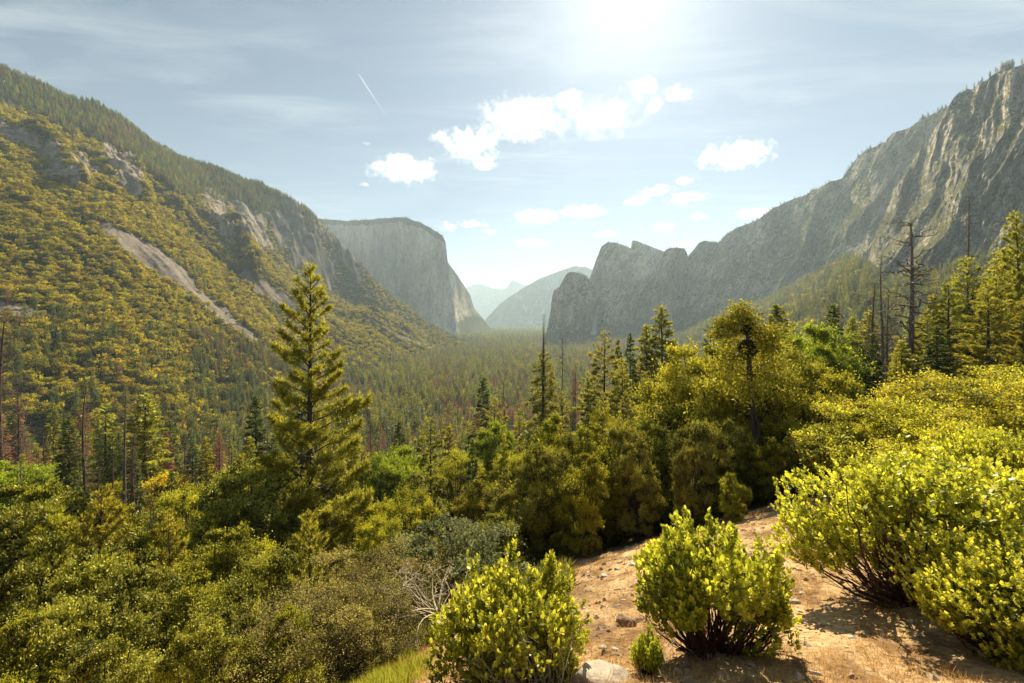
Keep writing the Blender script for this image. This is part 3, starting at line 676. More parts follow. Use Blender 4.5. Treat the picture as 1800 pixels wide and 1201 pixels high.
#==VEG
# ------------------------------------------------------------------ plant builders
def conifer(H, R, base=0.15, nb=90, ns=2500, m=1, L=0.5, Wd=0.12, up=0.1, droop=0.3, spread=0.5, pw=0.85, tr=None, seed=1, branches=True, irr=0.25, lean=0.0, gap=0.0, bsides=3, upbias=0.0, lat=0.3, dead_top=0.0, smin=0.12, trunk_sides=8, vj=0.06):
    rng = np.random.default_rng(seed)
    tr = tr or H * 0.013
    T = MB(); C = MB()
    zt = np.linspace(0, 1, 12)
    bend = 0.012 * H * np.sin(zt * 3.1 + seed) * zt
    path = np.stack([bend + lean * zt * H, 0.6 * bend * np.cos(seed), zt * H], 1)
    path0 = path.copy(); path0[0, 2] -= 0.6
    tube(T, path0, tr * (1 - zt) ** 0.8 + 0.01 + 0.25 * tr * np.exp(-zt * 30), trunk_sides)
    top_f = 1 - dead_top
    hf = base + (top_f - base) * np.sort((np.arange(nb) + rng.random(nb)) / nb) ** 0.92
    if gap > 0:
        keep = noise2(hf * 9, hf * 0 + seed, seed) > gap * 0.75
        hf = hf[keep]
    nb = len(hf)
    t = (top_f - hf) / (top_f - base)           # 0 top .. 1 bottom
    az = np.arange(nb) * 2.399 + rng.random(nb) * 0.9
    l = R * (0.06 + 0.94 * t ** pw) * (1 - 0.28 * np.clip((t - 0.7) / 0.3, 0, 1)) * (1 - irr + 2 * irr * rng.random(nb))
    l = l * (0.8 + 0.35 * noise2(az * 0.9, hf * 5, seed + 2))
    l = np.maximum(l, 0.03 * R)
    bx = np.interp(hf, zt, path[:, 0]); by = np.interp(hf, zt, path[:, 1])
    upb = up + 0.75 * (1 - t) ** 2 + 0.15 * rng.normal(size=nb)
    od = np.stack([np.cos(az), np.sin(az)], 1)
    def pos(i, s, lo):
        P = np.stack([bx[i] + od[i, 0] * l[i] * s - od[i, 1] * lo, by[i] + od[i, 1] * l[i] * s + od[i, 0] * lo, hf[i] * H + l[i] * (upb[i] * s - droop * s * s)], 1)
        return P
    if branches:
        K = 5; s = np.linspace(0, 0.96, K)
        P = np.stack([pos(np.arange(nb), np.full(nb, q), 0 * l) for q in s], 1)
        Rr = np.maximum(0.12 * tr + l * 0.010, 0.008)[:, None] * (1 - 0.8 * s)[None]
        tubes(T, P, Rr, bsides)
    p = l ** 1.5; p /= p.sum()
    i = rng.choice(nb, ns, p=p)
    s = smin + (1.02 - smin) * rng.random(ns) ** 0.7
    wl = l[i] * lat * (1.15 - s) * (rng.random(ns) * 2 - 1)
    P = pos(i, s, wl)
    P[:, 2] += -np.abs(wl) * 0.15 + vj * l[i] * rng.normal(size=ns) * 0.8
    slope = upb[i] - 2 * droop * s
    side = np.sign(wl) * 0.7
    D0 = np.stack([od[i, 0] - od[i, 1] * side, od[i, 1] + od[i, 0] * side, slope + upbias], 1)
    D0 = norm(D0)
    ii = np.repeat(np.arange(ns), m)
    D = norm(D0[ii] + spread * rng.normal(size=(ns * m, 3)))
    Sd = norm(np.cross(D, np.array([0, 0, 1.0]) + 0.5 * rng.normal(size=(ns * m, 3))))
    ti = np.clip(0.5 + 0.25 * rng.normal(size=ns * m) + 0.25 * (noise2(P[:, 0], P[:, 2], seed)[ii] - 0.5) + 0.25 * (s[ii] - 0.6), 0, 1)
    Ls = L * (0.7 + 0.6 * rng.random(ns * m))
    leaves(C, P[ii], D, Sd, Ls, Wd * (0.7 + 0.6 * rng.random(ns * m)), ti)
    if dead_top == 0:   # leader
        n2 = max(4, ns // 120); z = H * (0.93 + 0.075 * rng.random(n2))
        P = np.stack([np.interp(z / H, zt, path[:, 0]), np.interp(z / H, zt, path[:, 1]), z], 1)
        D = norm(np.array([0, 0, 0.9]) + 0.6 * rng.normal(size=(n2, 3)))
        leaves(C, P, D, norm(np.cross(D, rnd_dir(n2, rng))), L, Wd, np.full(n2, 0.7))
    return T, C

def broadleaf(H, R, zc=0.6, flat=0.8, nc=26, nl=12000, leaf=0.1, seed=1, trunk=True, rc=0.32, tilt=0.0, aspect=0.65, sub=16, bottom=-0.6, stems=1, tr=None, shell=0.45, upb=0.5, limb_r=1.0, subr=0.33):
    """crown = clumps on limbs; each clump = twig-end tufts of leaves"""
    rng = np.random.default_rng(seed)
    T = MB(); C = MB()
    tr = tr or H * 0.028
    zcen = H * zc; Rz = H - zcen
    nc = int(nc * 1.4); rc = rc * 0.82
    d = rnd_dir(nc * 4, rng); d = d[d[:, 2] > bottom][:nc]; nc = len(d)
    rad = shell + (1 - shell) * rng.random(nc) ** 0.5
    cen = np.stack([d[:, 0] * R * rad, d[:, 1] * R * rad, zcen + d[:, 2] * Rz * rad * np.where(d[:, 2] < 0, flat * zc / max(1 - zc, 0.2) * 0.9, 1)], 1)
    cen[:, 2] = np.maximum(cen[:, 2], 0.12 * H)
    crad = R * rc * (0.5 + 1.0 * rng.random(nc))
    # limbs
    if trunk:
        for k in range(stems):
            a = k * 2.4 + seed; off = 0.12 * R * (stems > 1)
            zt = np.linspace(0, 1, 7)
            p = np.stack([off * np.cos(a) * (1 + 3 * zt), off * np.sin(a) * (1 + 3 * zt), -0.4 + zt * (zcen + 0.4)], 1)
            p[:, 0] += 0.05 * H * np.sin(zt * 4 + k + seed) * zt; p[:, 1] += 0.04 * H * np.sin(zt * 3 + 2 * k + seed) * zt
            tube(T, p, tr * (1 - 0.6 * zt) / (stems ** 0.4), 7)
        s = np.linspace(0, 1, 6)[None, :, None]
        st = np.stack([0.02 * cen[:, 0], 0.02 * cen[:, 1], np.minimum(zcen * (0.35 + 0.5 * rng.random(nc)), cen[:, 2] * 0.8)], 1)[:, None]
        mid = (st + cen[:, None]) / 2 + 0.12 * R * rng.normal(size=(nc, 1, 3))
        P = (1 - s) ** 2 * st + 2 * s * (1 - s) * mid + s ** 2 * cen[:, None]
        Rr = (tr * 0.38 * limb_r * (1 - 0.78 * s[..., 0])) * (0.7 + 0.6 * rng.random((nc, 1)))
        tubes(T, P, Rr, 5)
    # twig ends
    ci = np.repeat(np.arange(nc), sub); nsb = len(ci)
    sd = rnd_dir(nsb, rng); sd[:, 2] = np.abs(sd[:, 2]) * 0.9 + sd[:, 2] * 0.1 - 0.1
    sc = cen[ci] + sd * crad[ci][:, None] * (0.55 + 0.5 * rng.random((nsb, 1))) * np.array([1, 1, aspect])
    if trunk:
        s = np.linspace(0, 1, 4)[None, :, None]
        P = cen[ci][:, None] * (1 - s) + sc[:, None] * s + 0.05 * crad[ci][:, None, None] * rng.normal(size=(nsb, 4, 3)) * s * (1 - s) * 4
        tubes(T, P, (tr * 0.07 + 0.004) * limb_r * (1 - 0.6 * s[..., 0]) * np.ones((nsb, 1)), 3)
    k = rng.integers(0, nsb, nl)
    g = rng.normal(size=(nl, 3)); rr = crad[ci[k]][:, None] * subr
    shoot = norm(norm(sc - cen[ci]) + 0.5 * rng.normal(size=sc.shape) + [0, 0, 0.25])[k]
    P = sc[k] + rr * (g * np.array([0.42, 0.42, 0.32]) + shoot * (np.abs(rng.normal(size=(nl, 1))) * 0.95 - 0.2))
    outd = norm(P - np.array([0, 0, zcen * 0.8]))
    D = norm(0.45 * outd + 0.75 * rng.normal(size=(nl, 3)) + np.array([0, 0, 0.15]))
    Nn = norm(np.array([0, 0, upb]) + 0.35 * outd + 0.55 * rng.normal(size=(nl, 3)))
    Sd = norm(np.cross(Nn, D))
    cl = rng.random(nc)
    ti = np.clip(0.45 + 0.6 * (cl[ci[k]] - 0.5) + 0.24 * rng.normal(size=nl) + 0.12 * g[:, 2], 0, 1)
    sz = leaf * (0.7 + 0.6 * rng.random(nl))
    leaves(C, P, D, Sd, sz, sz * 0.62, ti, fold=0.12)
    return T, C

def manzanita(R, H, nstem=46, ntip=1900, per=9, leaf=0.045, seed=1, zc=0.52, lop=(0, 0), spikes=8, bare=0):
    """evergreen shrub: red-brown crooked stems fanning from the ground, rosettes of upright oval leaves at the twig ends"""
    rng = np.random.default_rng(seed)
    T = MB(); C = MB(); B = MB()
    # lumps
    nl = 15
    d = rnd_dir(nl * 3, rng); d = d[d[:, 2] > -0.55][:nl]; nl = len(d)
    cen = np.stack([d[:, 0] * R * 0.66 + lop[0] * d[:, 2], d[:, 1] * R * 0.66, H * zc + d[:, 2] * H * (1 - zc) * 0.72], 1)
    cr = R * (0.22 + 0.3 * rng.random(nl))
    k = rng.integers(0, nl, ntip)
    sd = rnd_dir(ntip, rng)
    dep = 0.45 + 0.6 * rng.random(ntip) ** 0.6
    P = cen[k] + sd * (cr[k] * dep)[:, None] * np.array([1, 1, 0.85])
    P[:, 2] = np.where(P[:, 2] < 0.12 * H, 0.12 * H + 0.3 * H * rng.random(ntip), P[:, 2])
    # a few long leaders sticking out of the top
    for q in range(spikes):
        a = rng.random() * 6.28; r = R * 0.7 * rng.random() ** 0.5
        n = 22; b = np.array([math.cos(a) * r, math.sin(a) * r, H * 0.82])
        ln = H * (0.16 + 0.2 * rng.random()); tdir = np.array([0.25 * rng.normal(), 0.25 * rng.normal(), 1.0])
        s = rng.random(n)[:, None]
        P = np.vstack([P, b + s * ln * tdir + rng.normal(size=(n, 3)) * 0.05 * R])
        k = np.concatenate([k, np.full(n, rng.integers(0, nl))]); sd = np.vstack([sd, np.tile([0, 0, 1.0], (n, 1))])
    nt_ = len(P)
    ctr = np.array([0, 0, H * 0.25])
    outd = norm(P - ctr)
    ax = norm(outd * 0.55 + np.array([0, 0, 0.75]) + 0.25 * rng.normal(size=(nt_, 3)))
    ii = np.repeat(np.arange(nt_), per)
    n = len(ii); f = np.tile(np.arange(per) / per, nt_)
    ang = f * per * 2.399 + rng.random(n) * 0.5
    u = norm(np.cross(ax, rnd_dir(nt_, rng))); v = np.cross(ax, u)
    rad = np.cos(ang)[:, None] * u[ii] + np.sin(ang)[:, None] * v[ii]
    open_ = (0.95 - 0.75 * f)[:, None]
    D = norm(ax[ii] * (1 - 0.35 * open_) + rad * open_ + 0.12 * rng.normal(size=(n, 3)))
    Sd = norm(np.cross(D, norm(np.cross(D, ax[ii] + 0.01)) * 1.0)); Sd = norm(np.cross(D, Sd) + 0.35 * rng.normal(size=(n, 3)))
    Sd = norm(Sd - D * (Sd * D).sum(1, keepdims=True))
    base = P[ii] + ax[ii] * ((f - 0.7) * leaf * 1.9)[:, None]
    lumpt = rng.random(nl)
    ti = np.clip(0.48 + 0.35 * (lumpt[k[ii]] - 0.5) + 0.4 * (f - 0.4) + 0.24 * rng.normal(size=n) + (0.15 * rng.normal(size=nt_))[ii], 0, 1)
    sz = leaf * (0.55 + 0.8 * rng.random(n)) * (0.8 + 0.4 * rng.random(nt_))[ii]
    L = sz[:, None]; Wd = (sz * 0.58)[:, None]
    # oval leaf: hexagon (6 verts, two quads)
    V = np.stack([base, base + D * L * .32 + Sd * Wd * .5, base + D * L * .74 + Sd * Wd * .42, base + D * L, base + D * L * .74 - Sd * Wd * .42, base + D * L * .32 - Sd * Wd * .5], 1)
    i6 = np.arange(n)[:, None] * 6
    Q = np.concatenate([i6 + np.array([[0, 1, 2, 5]]), i6 + np.array([[2, 3, 4, 5]])])
    C.add(V.reshape(-1, 3), None, Q, np.repeat(ti, 6))
    # stems
    K = 8; s = np.linspace(0, 1, K)[None, :, None]
    e = P[rng.choice(nt_, nstem * 5, replace=False)]
    st = np.tile([0, 0, -0.15], (len(e), 1)) + rng.normal(size=(len(e), 3)) * [0.07 * R, 0.07 * R, 0]
    mid = np.stack([e[:, 0] * 0.75, e[:, 1] * 0.75, e[:, 2] * 0.25], 1) + rng.normal(size=e.shape) * 0.06 * R
    Pp = (1 - s) ** 2 * st[:, None] + 2 * s * (1 - s) * mid[:, None] + s ** 2 * e[:, None]
    Pp[:, 1:-1] += rng.normal(size=Pp[:, 1:-1].shape) * 0.022 * R
    r0 = np.where(np.arange(len(e)) < nstem, 0.024, 0.008)[:, None] * (R / 1.0) ** 0.5
    tubes(T, Pp, r0 * (1 - 0.82 * s[..., 0]), 5)
    if bare:
        e = np.stack([(rng.random(bare) - 0.5) * R * 1.5, -R * (0.35 + 0.6 * rng.random(bare)), H * (0.45 + 0.5 * rng.random(bare))], 1)
        st = np.stack([0.35 * R + 0.1 * rng.normal(size=bare) * R, -R * 0.5 * np.ones(bare), -0.05 * np.ones(bare)], 1)
        mid = (st + e) / 2 + np.array([0, -0.25 * R, 0.1 * H]) + rng.normal(size=e.shape) * 0.12 * R
        Pp = (1 - s) ** 2 * st[:, None] + 2 * s * (1 - s) * mid[:, None] + s ** 2 * e[:, None]
        Pp[:, 1:-1] += rng.normal(size=Pp[:, 1:-1].shape) * 0.02 * R
        tubes(B, Pp, 0.008 * (1 - 0.75 * s[..., 0]) * np.ones((bare, 1)), 4)
        j = rng.integers(0, bare, bare * 3); m0 = Pp[j, rng.integers(3, 7, bare * 3)]
        e2 = m0 + rng.normal(size=m0.shape) * 0.16 * R
        s4 = np.linspace(0, 1, 4)[None, :, None]
        tubes(B, m0[:, None] * (1 - s4) + e2[:, None] * s4 + rng.normal(size=(len(j), 4, 3)) * 0.01, 0.0035 * (1 - 0.6 * s4[..., 0]) * np.ones((len(j), 1)), 3)
    return T, C, B

def dead_tree(H, R=2.0, nb=60, seed=1, base=0.25, tr=None, twigs=4, up=-0.1, curl=0.3, gnarl=0.0, pw=0.7, topf=1.0):
    rng = np.random.default_rng(seed); T = MB(); B = MB()
    tr = tr or H * 0.012
    zt = np.linspace(0, 1, 14)
    path = np.stack([(0.015 + gnarl * 0.03) * H * np.sin(zt * 5 + seed) * zt, 0.01 * H * np.sin(zt * 4 + 2 * seed) * zt, zt * H], 1)
    p0 = path.copy(); p0[0, 2] -= 0.6
    tube(T, p0, tr * (1 - 0.9 * zt) + 0.015, 8)
    hf = base + (topf - base) * rng.random(nb); az = rng.random(nb) * 6.283
    l = R * (0.25 + 0.75 * ((1 - hf) / (1 - base)) ** pw) * (0.35 + 0.8 * rng.random(nb))
    K = 7; s = np.linspace(0, 1, K)[None, :]
    bx = np.interp(hf, zt, path[:, 0]); by = np.interp(hf, zt, path[:, 1])
    upb = up + 0.3 * rng.normal(size=nb)
    P = np.stack([bx[:, None] + np.cos(az)[:, None] * l[:, None] * s, by[:, None] + np.sin(az)[:, None] * l[:, None] * s,
                  hf[:, None] * H + l[:, None] * (upb[:, None] * s + curl * s * s)], 2)
    P[:, 1:] += rng.normal(size=P[:, 1:].shape) * (0.02 + 0.06 * gnarl) * l[:, None, None]
    tubes(B, P, np.maximum(tr * (0.16 + 0.2 * gnarl) * (l / R)[:, None] * (1 - 0.8 * s), 0.012), 4)
    if twigs:
        n = nb * twigs; i = rng.integers(0, nb, n); k = rng.integers(2, K, n)
        a = P[i, k]; d = norm(np.stack([np.cos(az[i]), np.sin(az[i]), 0 * az[i]], 1) + 0.8 * rng.normal(size=(n, 3)) + [0, 0, 0.1])
        e = a + d * (l[i] * (0.18 + 0.25 * rng.random(n)))[:, None]
        s3 = np.linspace(0, 1, 4)[None, :, None]
        Q = a[:, None] * (1 - s3) + e[:, None] * s3; Q[:, 1:] += rng.normal(size=Q[:, 1:].shape) * 0.04 * l[i][:, None, None]
        tubes(B, Q, np.maximum(0.014 * (1 - 0.6 * s3[..., 0]) * np.ones((n, 1)), 0.006) * (H / 20) ** 0.5, 3)
    return T, B

M_bark = bark_mat('bark_dark', (0.03, 0.022, 0.017), (0.10, 0.07, 0.05))
M_barkred = bark_mat('bark_red_brown', (0.05, 0.02, 0.014), (0.14, 0.055, 0.035), 20)
M_dead = bark_mat('dead_wood', (0.10, 0.075, 0.06), (0.26, 0.20, 0.16))
M_deadtan = bark_mat('dead_twig_pale', (0.32, 0.26, 0.17), (0.5, 0.42, 0.28), 20)
M_deadred = bark_mat('dead_wood_russet', (0.07, 0.04, 0.03), (0.16, 0.09, 0.065))
M_pine = leaf_mat('pine_needles', (0.08, 0.09, 0.015), (0.68, 0.60, 0.05), 0.55, 0.15, 0.01, 0.02)
M_fir = leaf_mat('fir_needles', (0.07, 0.10, 0.02), (0.22, 0.25, 0.04), 0.45, 0.2, 0.015, 0.02)
M_gold = leaf_mat('golden_oak_leaves', (0.05, 0.06, 0.012), (0.80, 0.72, 0.05), 0.36, 0.12, 0.012, 0.015)
M_live = leaf_mat('live_oak_leaves', (0.03, 0.04, 0.015), (0.66, 0.62, 0.08), 0.22, 0.18, 0.015, 0.015)
M_green = leaf_mat('fresh_green_leaves', (0.12, 0.16, 0.015), (0.56, 0.62, 0.04), 0.5, 0.1, 0.01, 0.015)
M_thick = leaf_mat('thicket_leaves', (0.08, 0.09, 0.012), (0.85, 0.76, 0.05), 0.5, 0.1, 0.01, 0.02)
M_grey = leaf_mat('grey_shrub_leaves', (0.08, 0.10, 0.04), (0.36, 0.38, 0.16), 0.35, 0.1, 0.01, 0.0)
M_tan = leaf_mat('dry_shrub_leaves', (0.07, 0.06, 0.02), (0.56, 0.46, 0.12), 0.42, 0.1, 0.01, 0.01)
M_manz = leaf_mat('manzanita_leaves', (0.13, 0.17, 0.012), (0.92, 0.88, 0.06), 0.5, 0.06, 0.01, 0.03)
M_rust = leaf_mat('rusty_needles', (0.16, 0.075, 0.045), (0.44, 0.22, 0.13), 0.4, 0.15, 0.012, 0.0)
M_fcon = leaf_mat('forest_conifer_needles', (0.07, 0.085, 0.02), (0.48, 0.44, 0.06), 0.5, 0.35, 0.025, 0.0)
M_foak = leaf_mat('hillside_oak_leaves', (0.10, 0.095, 0.014), (0.90, 0.72, 0.045), 0.36, 0.35, 0.014, 0.0)

# ------------------------------------------------------------------ kinds (mesh data built once, shared by the copies)
KIND = {}
def kind(key, parts, H, R):
    """parts: list of (name, MB, material)"""
    KIND[key] = ([(n, mb.mesh(key + '_' + n, m, smooth=sm)) for n, mb, m, sm in parts if mb.n], H, R)
def kc(key, leafm, H, R, barkm=M_bark, **k):
    T, C = conifer(H, R, **k); kind(key, [('trunk', T, barkm, True), ('crown', C, leafm, False)], H, R)
def kb(key, leafm, H, R, barkm=M_bark, **k):
    T, C = broadleaf(H, R, **k)
    f = H / np.percentile(np.concatenate(C.v)[:, 2], 99.6)
    for q in (T, C):
        for a in q.v: a[:, 2] *= f
    kind(key, [('trunk', T, barkm, True), ('crown', C, leafm, False)], H, R)
def kd(key, H, barkm=M_dead, R=2.0, **k):
    T, B = dead_tree(H, R, **k)
    n0 = T.n
    for a, tq in zip(B.v, B.a): T.v.append(a); T.a.append(tq)
    for kk in (3, 4): T.f[kk] += [q + n0 for q in B.f[kk]]
    T.n += B.n; kind(key, [('trunk', T, barkm, False)], H, R)
def plant(key, name, cat, label, loc, rz=0.0, s=1.0, sxy=None, group=None, parts=True):
    ps, H, R = KIND[key]
    o = bpy.data.objects.new(name, None); S.collection.objects.link(o)
    o.empty_display_size = 0.5
    o.location = loc; o.rotation_euler = (0, 0, rz); sxy = sxy or s; o.scale = (sxy, sxy, s)
    tag(o, label, cat, group)
    for n, me in ps: link(n, me, o)
    return o
def put(key, name, cat, label, u, ptop, Y, w=1.0, rz=None, group=None, sink=0.0):
    """stand a plant of kind key on the ground at distance Y, tall enough to reach row ptop"""
    x = (u - CX) / F * Y; g = float(ground_z(np.array([x]), np.array([float(Y)]))[0]) - sink
    H = (CY - ptop) / F * Y - g
    Hk = KIND[key][1]; s = max(H, 0.3) / Hk
    return plant(key, name, cat, label, (x, Y, g), rz if rz is not None else (u * 1.7 + Y) % 6.28, s, s * w, group)

kc('hero_pine', M_pine, 26, 4.7, base=0.04, nb=125, ns=11500, m=9, L=0.36, Wd=0.05, up=0.25, droop=-0.10, spread=0.7, pw=0.85, seed=4, irr=0.45, upbias=0.5, lat=0.32, smin=0.35, tr=0.36, vj=0.07)
kc('pine_a', M_pine, 20, 3.4, base=0.18, nb=90, ns=3000, m=7, L=0.42, Wd=0.07, up=0.12, droop=-0.05, spread=0.65, pw=0.75, seed=6, irr=0.35, upbias=0.4, smin=0.3)
kc('pine_b', M_pine, 20, 3.0, base=0.25, nb=70, ns=2300, m=7, L=0.42, Wd=0.075, up=0.05, droop=0.1, spread=0.65, pw=0.6, seed=8, irr=0.45, gap=0.3, upbias=0.2, smin=0.35)
kc('fir_a', M_fir, 20, 3.6, base=0.08, nb=120, ns=9000, m=2, L=0.5, Wd=0.16, up=0.1, droop=0.28, spread=0.35, pw=0.85, seed=9, irr=0.2)
kc('fir_b', M_pine, 20, 3.9, base=0.08, nb=110, ns=8500, m=2, L=0.5, Wd=0.15, up=0.12, droop=0.2, spread=0.4, pw=0.8, seed=10, irr=0.22)
kc('bare_top_pine', M_pine, 30, 3.6, base=0.12, nb=120, ns=3800, m=7, L=0.45, Wd=0.08, up=-0.1, droop=0.25, spread=0.6, pw=0.5, seed=12, irr=0.35, upbias=0.1, smin=0.25, dead_top=0.2)
kc('young_pine', M_pine, 9, 1.5, base=0.2, nb=60, ns=2000, m=9, L=0.26, Wd=0.035, up=0.25, droop=-0.25, spread=0.55, pw=0.7, seed=14, irr=0.3, upbias=0.7, smin=0.3, tr=0.1)
kc('rusty_conifer', M_rust, 20, 2.4, base=0.15, nb=90, ns=2600, m=2, L=0.5, Wd=0.07, up=0.0, droop=0.2, spread=0.7, pw=0.7, seed=15, irr=0.35, gap=0.15, barkm=M_deadred)
kb('gold_oak_a', M_gold, 10, 4.6, nc=40, nl=63000, leaf=0.17, seed=21, zc=0.5, rc=0.25, sub=18, subr=0.42)
kb('gold_oak_b', M_gold, 10, 4.2, nc=34, nl=57000, leaf=0.17, seed=22, zc=0.55, rc=0.27, sub=16, stems=2, subr=0.42)
kb('live_oak_a', M_live, 9, 3.2, nc=44, nl=93150, leaf=0.145, seed=23, zc=0.5, rc=0.25, sub=16, bottom=-0.95, aspect=0.9, flat=1.15, subr=0.42)
kb('live_oak_b', M_live, 9, 3.0, nc=38, nl=85050, leaf=0.145, seed=24, zc=0.55, rc=0.27, sub=16, bottom=-0.95, aspect=1.0, flat=1.15, subr=0.42)
kb('live_oak_c', M_gold, 9, 3.4, nc=40, nl=93150, leaf=0.145, seed=25, zc=0.5, rc=0.25, sub=18, bottom=-0.9, flat=1.15, subr=0.42)
kb('green_oak', M_green, 10, 4.4, nc=40, nl=54000, leaf=0.18, seed=26, zc=0.55, rc=0.25, subr=0.42)
kb('golden_shrub', M_thick, 3.2, 2.6, nc=46, nl=60000, leaf=0.085, seed=27, zc=0.45, rc=0.25, stems=3, sub=14, limb_r=0.8, barkm=M_barkred, tr=0.09, subr=0.42)
kb('grey_shrub', M_grey, 2.2, 1.6, nc=26, nl=16000, leaf=0.07, seed=28, zc=0.4, rc=0.3, stems=3, tr=0.05)
kb('dry_shrub', M_tan, 3.0, 2.2, nc=44, nl=42000, leaf=0.05, seed=29, zc=0.4, rc=0.27, stems=3, tr=0.05, bottom=-0.7)
kd('dead_spreading', 22, R=4.2, nb=70, seed=31, base=0.22, gnarl=0.8, curl=0.15, up=0.0, twigs=8, tr=0.38, pw=0.4)
kd('dead_spire', 24, R=2.2, nb=130, seed=32, base=0.2, curl=-0.1, up=0.1, twigs=5)
kd('dead_spire_b', 24, R=2.8, nb=150, seed=33, base=0.15, curl=-0.15, up=0.0, twigs=7, barkm=M_deadred)
kd('snag', 14, R=1.2, nb=30, seed=34, base=0.2, curl=0.1, up=-0.2, twigs=2, barkm=M_deadred, tr=0.2)
kd('bleached_snag', 14, R=1.9, nb=60, seed=35, base=0.1, curl=0.4, up=-0.35, twigs=2, gnarl=0.5)
kb('dead_shrub', M_tan, 1.6, 1.2, nc=26, nl=10, leaf=0.01, seed=36, zc=0.45, rc=0.3, stems=5, sub=7, barkm=M_deadtan, tr=0.05)
for k, (sd_, nl_, lop) in enumerate([(41, 2700, 0), (42, 2200, 0), (43, 6000, 0)]):
    R_, H_ = [(1.0, 1.45), (0.95, 1.5), (2.5, 2.7)][k]
    T, C, B = manzanita(R_, H_, 46 if k < 2 else 90, nl_, 9, [0.056, 0.060, 0.078][k], sd_, bare=26 if k == 0 else 0, zc=0.5 if k < 2 else 0.4, spikes=[8, 9, 16][k])
    kind('manz_%s' % 'abc'[k], [('stems', T, M_barkred, True), ('foliage', C, M_manz, False), ('bare_twigs', B, M_deadtan, False)], H_, R_)
#==NEAR
# ------------------------------------------------------------------ near plants, one by one
G_OAK = 'oaks on the near slope'; G_CON = 'tall conifers on the near slope'; G_DEAD = 'dead standing trees'; G_SH = 'sunlit shrubs at the front'
# sunlit manzanita
put('manz_a', 'manzanita_shrub', 'shrub', 'yellow green shrub with bare pale twigs, lowest and leftmost of the bright front shrubs', 900, 1012, 5.6, 1.0, 0.1, G_SH, 0.1)
put('manz_b', 'manzanita_shrub', 'shrub', 'round yellow green shrub standing alone in the middle of the bare slope', 1255, 945, 6.3, 1.0, 1.0, G_SH, 0.05)
put('manz_c', 'manzanita_shrub', 'shrub', 'very large yellow green shrub filling the right bottom corner', 1630, 835, 7.8, 1.15, 2.0, G_SH, 0.1)
put('manz_c', 'manzanita_shrub', 'shrub', 'shaded low side bush in front of the very large shrub, in the bottom right corner', 1815, 985, 5.9, 1.15, 5.0, G_SH, 0.1)
put('manz_c', 'manzanita_shrub', 'shrub', 'bright shrub behind the very large one, cut by the right edge', 1800, 785, 11.5, 1.1, 4.0, G_SH)
put('manz_b', 'manzanita_shrub', 'shrub', 'small bright sprig bush at the left foot of the round lone shrub', 1140, 1120, 5.5, 0.7, 3.0, G_SH)
for u, pt, Y, w, lab in [(1560, 705, 18, 1.0, 'golden shrub left of centre in the sunlit thicket below the right hand pines'), (1645, 668, 22, 1.0, 'golden shrub in the middle of the sunlit thicket below the right hand pines'),
                         (1750, 652, 21, 1.0, 'golden shrub in the sunlit thicket just below the large right edge pine'), (1810, 675, 16, 1.0, 'golden shrub of the sunlit thicket touching the right edge'),
                         (1690, 745, 15, 1.0, 'golden shrub right above the very large front shrub'), (1530, 740, 20, 0.9, 'golden shrub at the left end of the sunlit thicket, beside the dark oaks'), (1860, 640, 24, 1.0, 'golden shrub behind the others at the right edge')]:
    put('golden_shrub', 'golden_shrub', 'shrub', lab, u, pt, Y, w, None, 'golden shrubs of the right hand thicket')
